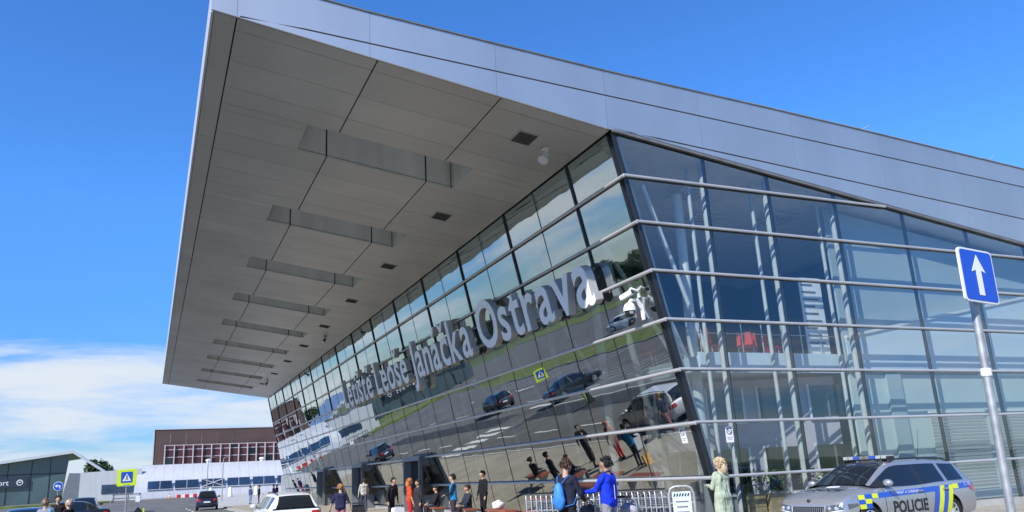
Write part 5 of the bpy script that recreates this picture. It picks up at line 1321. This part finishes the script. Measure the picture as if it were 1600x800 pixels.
# man in dark sweater with blue drawstring bag (seen from behind, turned to the trolleys)
p1, S, T = person('person in dark navy sweater and black trousers with blue drawstring backpack', (7.41, 14.18, 0.0), R(25), 1.78, top=(.014, .017, .035), legs=(.018, .018, .022), hair=(.07, .035, .02), armL=((.10, .25, 1.15), (.33, .16, 1.08)), armR=((.06, .28, 1.14), (.28, .20, 1.02)), head_turn=-20, head_tilt=28, voxel=.010)
bk = MB(); bk.ball((-.22, .03, 1.13), (.095, .135, .26), 16, 12)
mat('bag_blue', (.035, .22, .62), .6, var=.15, scale=12, bump=.4, bscale=18); M = MATS
for i, v in enumerate(bk.v): bk.v[i] = Vector((v.x, v.y*(1.12 if v.z < 1.1 else .82), v.z))
b_ = bk.build('drawstring_backpack', M['bag_blue'], smooth=True); b_.location = p1.location; b_.rotation_euler = p1.rotation_euler; tag(b_, 'bright blue drawstring bag on the back of the person in navy', 'backpack')
for s_ in (-1, 1): MB().tube([(-.19, .03+s_*.05, 1.36), (-.10, s_*.13, 1.505), (.03, s_*.15, 1.50), (.10, s_*.15, 1.40), (.08, s_*.20, 1.15), (-.08, s_*.21, .98), (-.18, .03+s_*.10, .94)], .007, n=5).build('cord', M['bag_blue'], b_, world=False)
# man in blue track jacket pushing trolley
p2, S, T = person('person in bright blue track jacket with dark hair beside the trolleys', (8.11, 13.79, 0.0), R(118), 1.78, top=(.008, .035, .55), legs=(.25, .25, .27), hair=(.012, .010, .010), skin=(.38, .21, .14), armL=((.14, .24, 1.18), (.42, .18, 1.16)), armR=((.02, .27, 1.14), (.12, .24, .92)), head_turn=22, head_tilt=4, voxel=.010)
MB().box((-.005, -.30, 1.22), (.03, .006, .30), Euler((R(-10), 0, 0)).to_matrix()).build('sleeve_stripe', M['sign_white'], p2, world=False)
MB().box((-.128, -.02, 1.12), (.006, .012, .34)).build('jacket_stripe', M['sign_white'], p2, world=False)
MB().tube([(.055*math.cos(a*math.pi/6)-.005, .062*math.sin(a*math.pi/6), 1.535-.02*math.cos(a*math.pi/6)) for a in range(12)], .016, n=6, closed=True).build('collar', mat('collar_navy', (.01, .02, .12), .8), p2, world=False)
# two loaded trolleys the men stand at, a bag in each basket
for (x, y, rz, mt, lt, lb) in ((8.62, 14.05, R(-65), mat('bag_grey', (.30, .31, .36), .8, var=.35, scale=14, bump=.4), 'single luggage trolley loaded with a grey bag before the blue jacket', 'grey patterned travel bag in front of the blue jacket'), (8.02, 14.62, R(-65), M['black_plastic'], 'single luggage trolley loaded with a black bag between the two persons', 'small black bag between the two persons at the trolleys')):
    c_ = copy_tree(first); c_.location = (x, y, 0.0); c_.rotation_euler = (0, 0, rz); c_['label'] = lt; c_['group'] = 'loaded luggage trolleys'
    dm = MB(); dm.ball((0, .15, .80), (.23, .125, .135), 16, 10)
    for i, v in enumerate(dm.v): dm.v[i] = Vector((v.x*(1+.12*noise.noise(v*9)), v.y, v.z+.02*noise.noise(v*7)))
    o = dm.build('travel_bag', mt, smooth=True); o.location = (x, y, 0); o.rotation_euler = (0, 0, rz); tag(o, lb, 'bag')
    MB().tube([(-.10, .15, .92), (-.07, .15, 1.0), (.07, .15, 1.0), (.10, .15, .92)], .012, n=6).build('handle', M['black_plastic'], o, world=False)
# woman in sage green
p3, S, T = person('person in long sage green dress with blonde hair facing the glass', (10.80, 13.77, 0.0), R(100), 1.68, top=(.36, .42, .31), legs=(.36, .42, .31), hair=(.46, .36, .22), armL=((.06, .24, 1.16), (.26, .12, 1.20)), armR=((.06, .24, 1.15), (.25, .14, 1.18)), dress=True, female=True, long_hair=True, voxel=.010, head_turn=25, head_tilt=6)
# --- middle distance
person('person in navy tee shirt and pink trousers with reddish hair by white car', (5.85, 27.4, -0.09), R(75), 1.62, top=(.02, .022, .06), legs=(.42, .14, .18), hair=(.40, .20, .07), sleeve='short', armL=((.02, .30, 1.15), (.10, .36, .92)), armR=((.0, .30, 1.14), (.06, .36, .90)), female=True, voxel=.016, stride=.12)
person('person with long ginger hair in red orange shirt and red trousers', (8.35, 27.8, 0.0), R(-10), 1.60, top=(.55, .07, .02), legs=(.55, .03, .03), hair=(.45, .16, .04), sleeve='short', female=True, long_hair=True, voxel=.016)
person('person in black top with dark hair bending behind the ginger hair', (8.35, 30.2, 0.0), R(-60), 1.66, top=(.02, .02, .022), legs=(.02, .02, .03), hair=(.015, .012, .010), voxel=.018, lean=12)
person('person in dark patterned dress standing right of the ginger hair', (9.0, 28.9, 0.0), R(200), 1.52, top=(.03, .028, .035), legs=(.03, .03, .03), hair=(.02, .015, .012), female=True, dress=True, voxel=.018)
person('person in dark jacket over bright blue top with black ponytail', (9.11, 25.42, 0.0), R(165), 1.65, top=(.02, .22, .45), sleeve_col=(.015, .02, .035), legs=(.03, .03, .05), hair=(.012, .010, .010), female=True, voxel=.016, armL=((.10, .22, 1.15), (.28, .14, 1.10)))
person('person in black coat with dark hair behind the woman in blue', (11.2, 28.0, 0.0), R(190), 1.72, top=(.012, .012, .014), legs=(.012, .012, .014), hair=(.012, .010, .010), voxel=.018)
sb_ = MB().box((0, 0, .19), (.30, .12, .38)).build('shopping_bag', mat('bag_orange', (.75, .42, .12), .6, var=.5, scale=7)); sb_.location = (9.0, 25.0, .0); tag(sb_, 'orange and yellow paper bag beside the woman in blue', 'bag')
MB().tube([(-.08, -.065, .38), (-.06, -.065, .52), (.06, -.065, .52), (.08, -.065, .38)], .008, n=5).build('handle', M['timber_red'], sb_, world=False)
# stroller with child
sr = thing('stroller', 'black folding stroller between the pink trousers and the ginger hair', 'stroller', (6.55, 27.6, -0.09), R(70))
MB().tube([(-.45, -.2, 1.0), (-.2, -.22, .6), (.35, -.22, .12)], .014, n=6).build('frame', M['vent_slat'], sr, world=False)
MB().tube([(-.45, .2, 1.0), (-.2, .22, .6), (.35, .22, .12)], .014, n=6).build('frame', M['vent_slat'], sr, world=False)
MB().tube([(-.45, -.2, 1.0), (-.45, .2, 1.0)], .02, n=6).build('handle', M['black_plastic'], sr, world=False)
MB().hexa([(-.2, -.2, .45), (.25, -.2, .38), (.25, .2, .38), (-.2, .2, .45)], [(-.22, -.2, .52), (.26, -.2, .46), (.26, .2, .46), (-.22, .2, .52)]).build('seat', M['black_plastic'], sr, world=False)
MB().hexa([(-.32, -.2, .52), (-.22, -.2, .5), (-.22, .2, .5), (-.32, .2, .52)], [(-.38, -.2, .95), (-.30, -.2, .93), (-.30, .2, .93), (-.38, .2, .95)]).build('backrest', M['black_plastic'], sr, world=False)
for x, y in ((.35, -.24), (.35, .24), (-.25, -.24), (-.25, .24)): MB().lathe([(.09, -.02), (.10, 0), (.09, .02)], (x, y, .10), axis='Y', n=14).build('wheel', M['rubber'], sr, world=False)
person('small child with fair hair sitting in the black stroller', (6.50, 27.55, -0.09), R(70), .78, top=(.02, .02, .025), legs=(.03, .03, .04), hair=(.62, .46, .24), sit=True, voxel=.02)
st_ = thing('suitcase', 'upright white suitcase beside the ginger haired person', 'suitcase', (7.75, 27.2, 0.0), R(10))
MB().prism([Vector((x, -.12, .40+z)) for x, z in rrect(.38, .58, .06)], (0, .24, 0)).build('shell', M['sign_white'], st_, world=False)
MB().tube([(-.10, 0, .69), (-.10, 0, 1.02), (.10, 0, 1.02), (.10, 0, .69)], .010, n=6).build('handle', M['vent_slat'], st_, world=False)
for s_ in (-1, 1): MB().lathe([(.04, -.02), (.04, .02)], (s_*.14, 0, .045), axis='X', n=10).build('wheel', M['rubber'], st_, world=False)
for x, y, a, tp, hr, lb in ((10.5, 31.3, 175, (.02, .02, .025), (.012, .01, .01), 'person in black sitting on the farthest timber bench'), (10.55, 27.9, 185, (.03, .035, .05), (.05, .03, .02), 'person in dark clothes sitting on the bench behind the woman in blue')):
    person(lb, (x, y, -0.42), R(a), 1.68, top=tp, legs=(.02, .02, .03), hair=hr, sit=True, voxel=.018, armL=((.14, .22, 1.14), (.36, .12, 1.08)), armR=((.14, .22, 1.14), (.36, .12, 1.08)), head_tilt=15)
person('person in pale shirt walking along the glass past the entrance', (10.9, 45.0, 0.0), R(95), 1.72, top=(.45, .43, .40), legs=(.05, .06, .10), hair=(.05, .03, .02), voxel=.024, stride=.18)
# --- left edge
person('person in grey shirt with bright blue sleeves at the left edge', (-2.74, 27.9, -0.1), R(60), 1.64, top=(.22, .24, .29), sleeve_col=(.01, .22, .42), legs=(.03, .03, .05), hair=(.30, .20, .13), voxel=.018, armL=((-.02, .33, 1.2), (.10, .22, 1.0)), armR=((-.02, .33, 1.2), (.10, .22, 1.0)))
person('person in black shirt wearing light cap beside the black saloon', (-2.13, 27.9, -0.1), R(150), 1.58, top=(.015, .014, .016), legs=(.02, .02, .03), hair=(.45, .36, .28), voxel=.018)
person('person with dark hair behind the grey shirt at the left edge', (-2.95, 34.0, -0.1), R(-80), 1.72, top=(.03, .025, .025), legs=(.02, .02, .03), hair=(.012, .010, .010), voxel=.02)
# --- far group by the end of the glass front
for x, y, a, tp, lg, lb in ((9.2, 84.5, 30, (.04, .07, .16), (.16, .24, .40), 'person in blue denim at the left of the far group'), (9.95, 84.0, 170, (.02, .02, .022), (.015, .015, .02), 'person in black and white clothes second in the far group'), (11.35, 84.2, -30, (.09, .04, .22), (.55, .03, .07), 'person in purple top and red trousers in the far group'), (11.75, 84.8, 200, (.015, .016, .03), (.015, .015, .02), 'person in dark clothes at the right of the far group')):
    person(lb, (x, y, 0.004), R(a), 1.70, top=tp, legs=lg, voxel=.03)
for x, y, c_, lb in ((10.5, 84.0, (.55, .55, .50), 'pale suitcase standing in the middle of the far group'), (10.95, 84.3, (.05, .16, .30), 'blue suitcase beside the red trousers in the far group')):
    t = thing('suitcase', lb, 'suitcase', (x, y, 0.004)); MB().prism([Vector((q, -.14, .42+z)) for q, z in rrect(.45, .68, .06)], (0, .28, 0)).build('shell', mat('case_%d' % int(x*10), c_, .5), t, world=False)
    MB().tube([(-.12, 0, .76), (-.12, 0, 1.05), (.12, 0, 1.05), (.12, 0, .76)], .012, n=6).build('handle', M['vent_slat'], t, world=False)
print('objects', len(scene.objects), 'tris', sum(len(m.loop_triangles) for m in bpy.data.meshes if not m.calc_loop_triangles()))
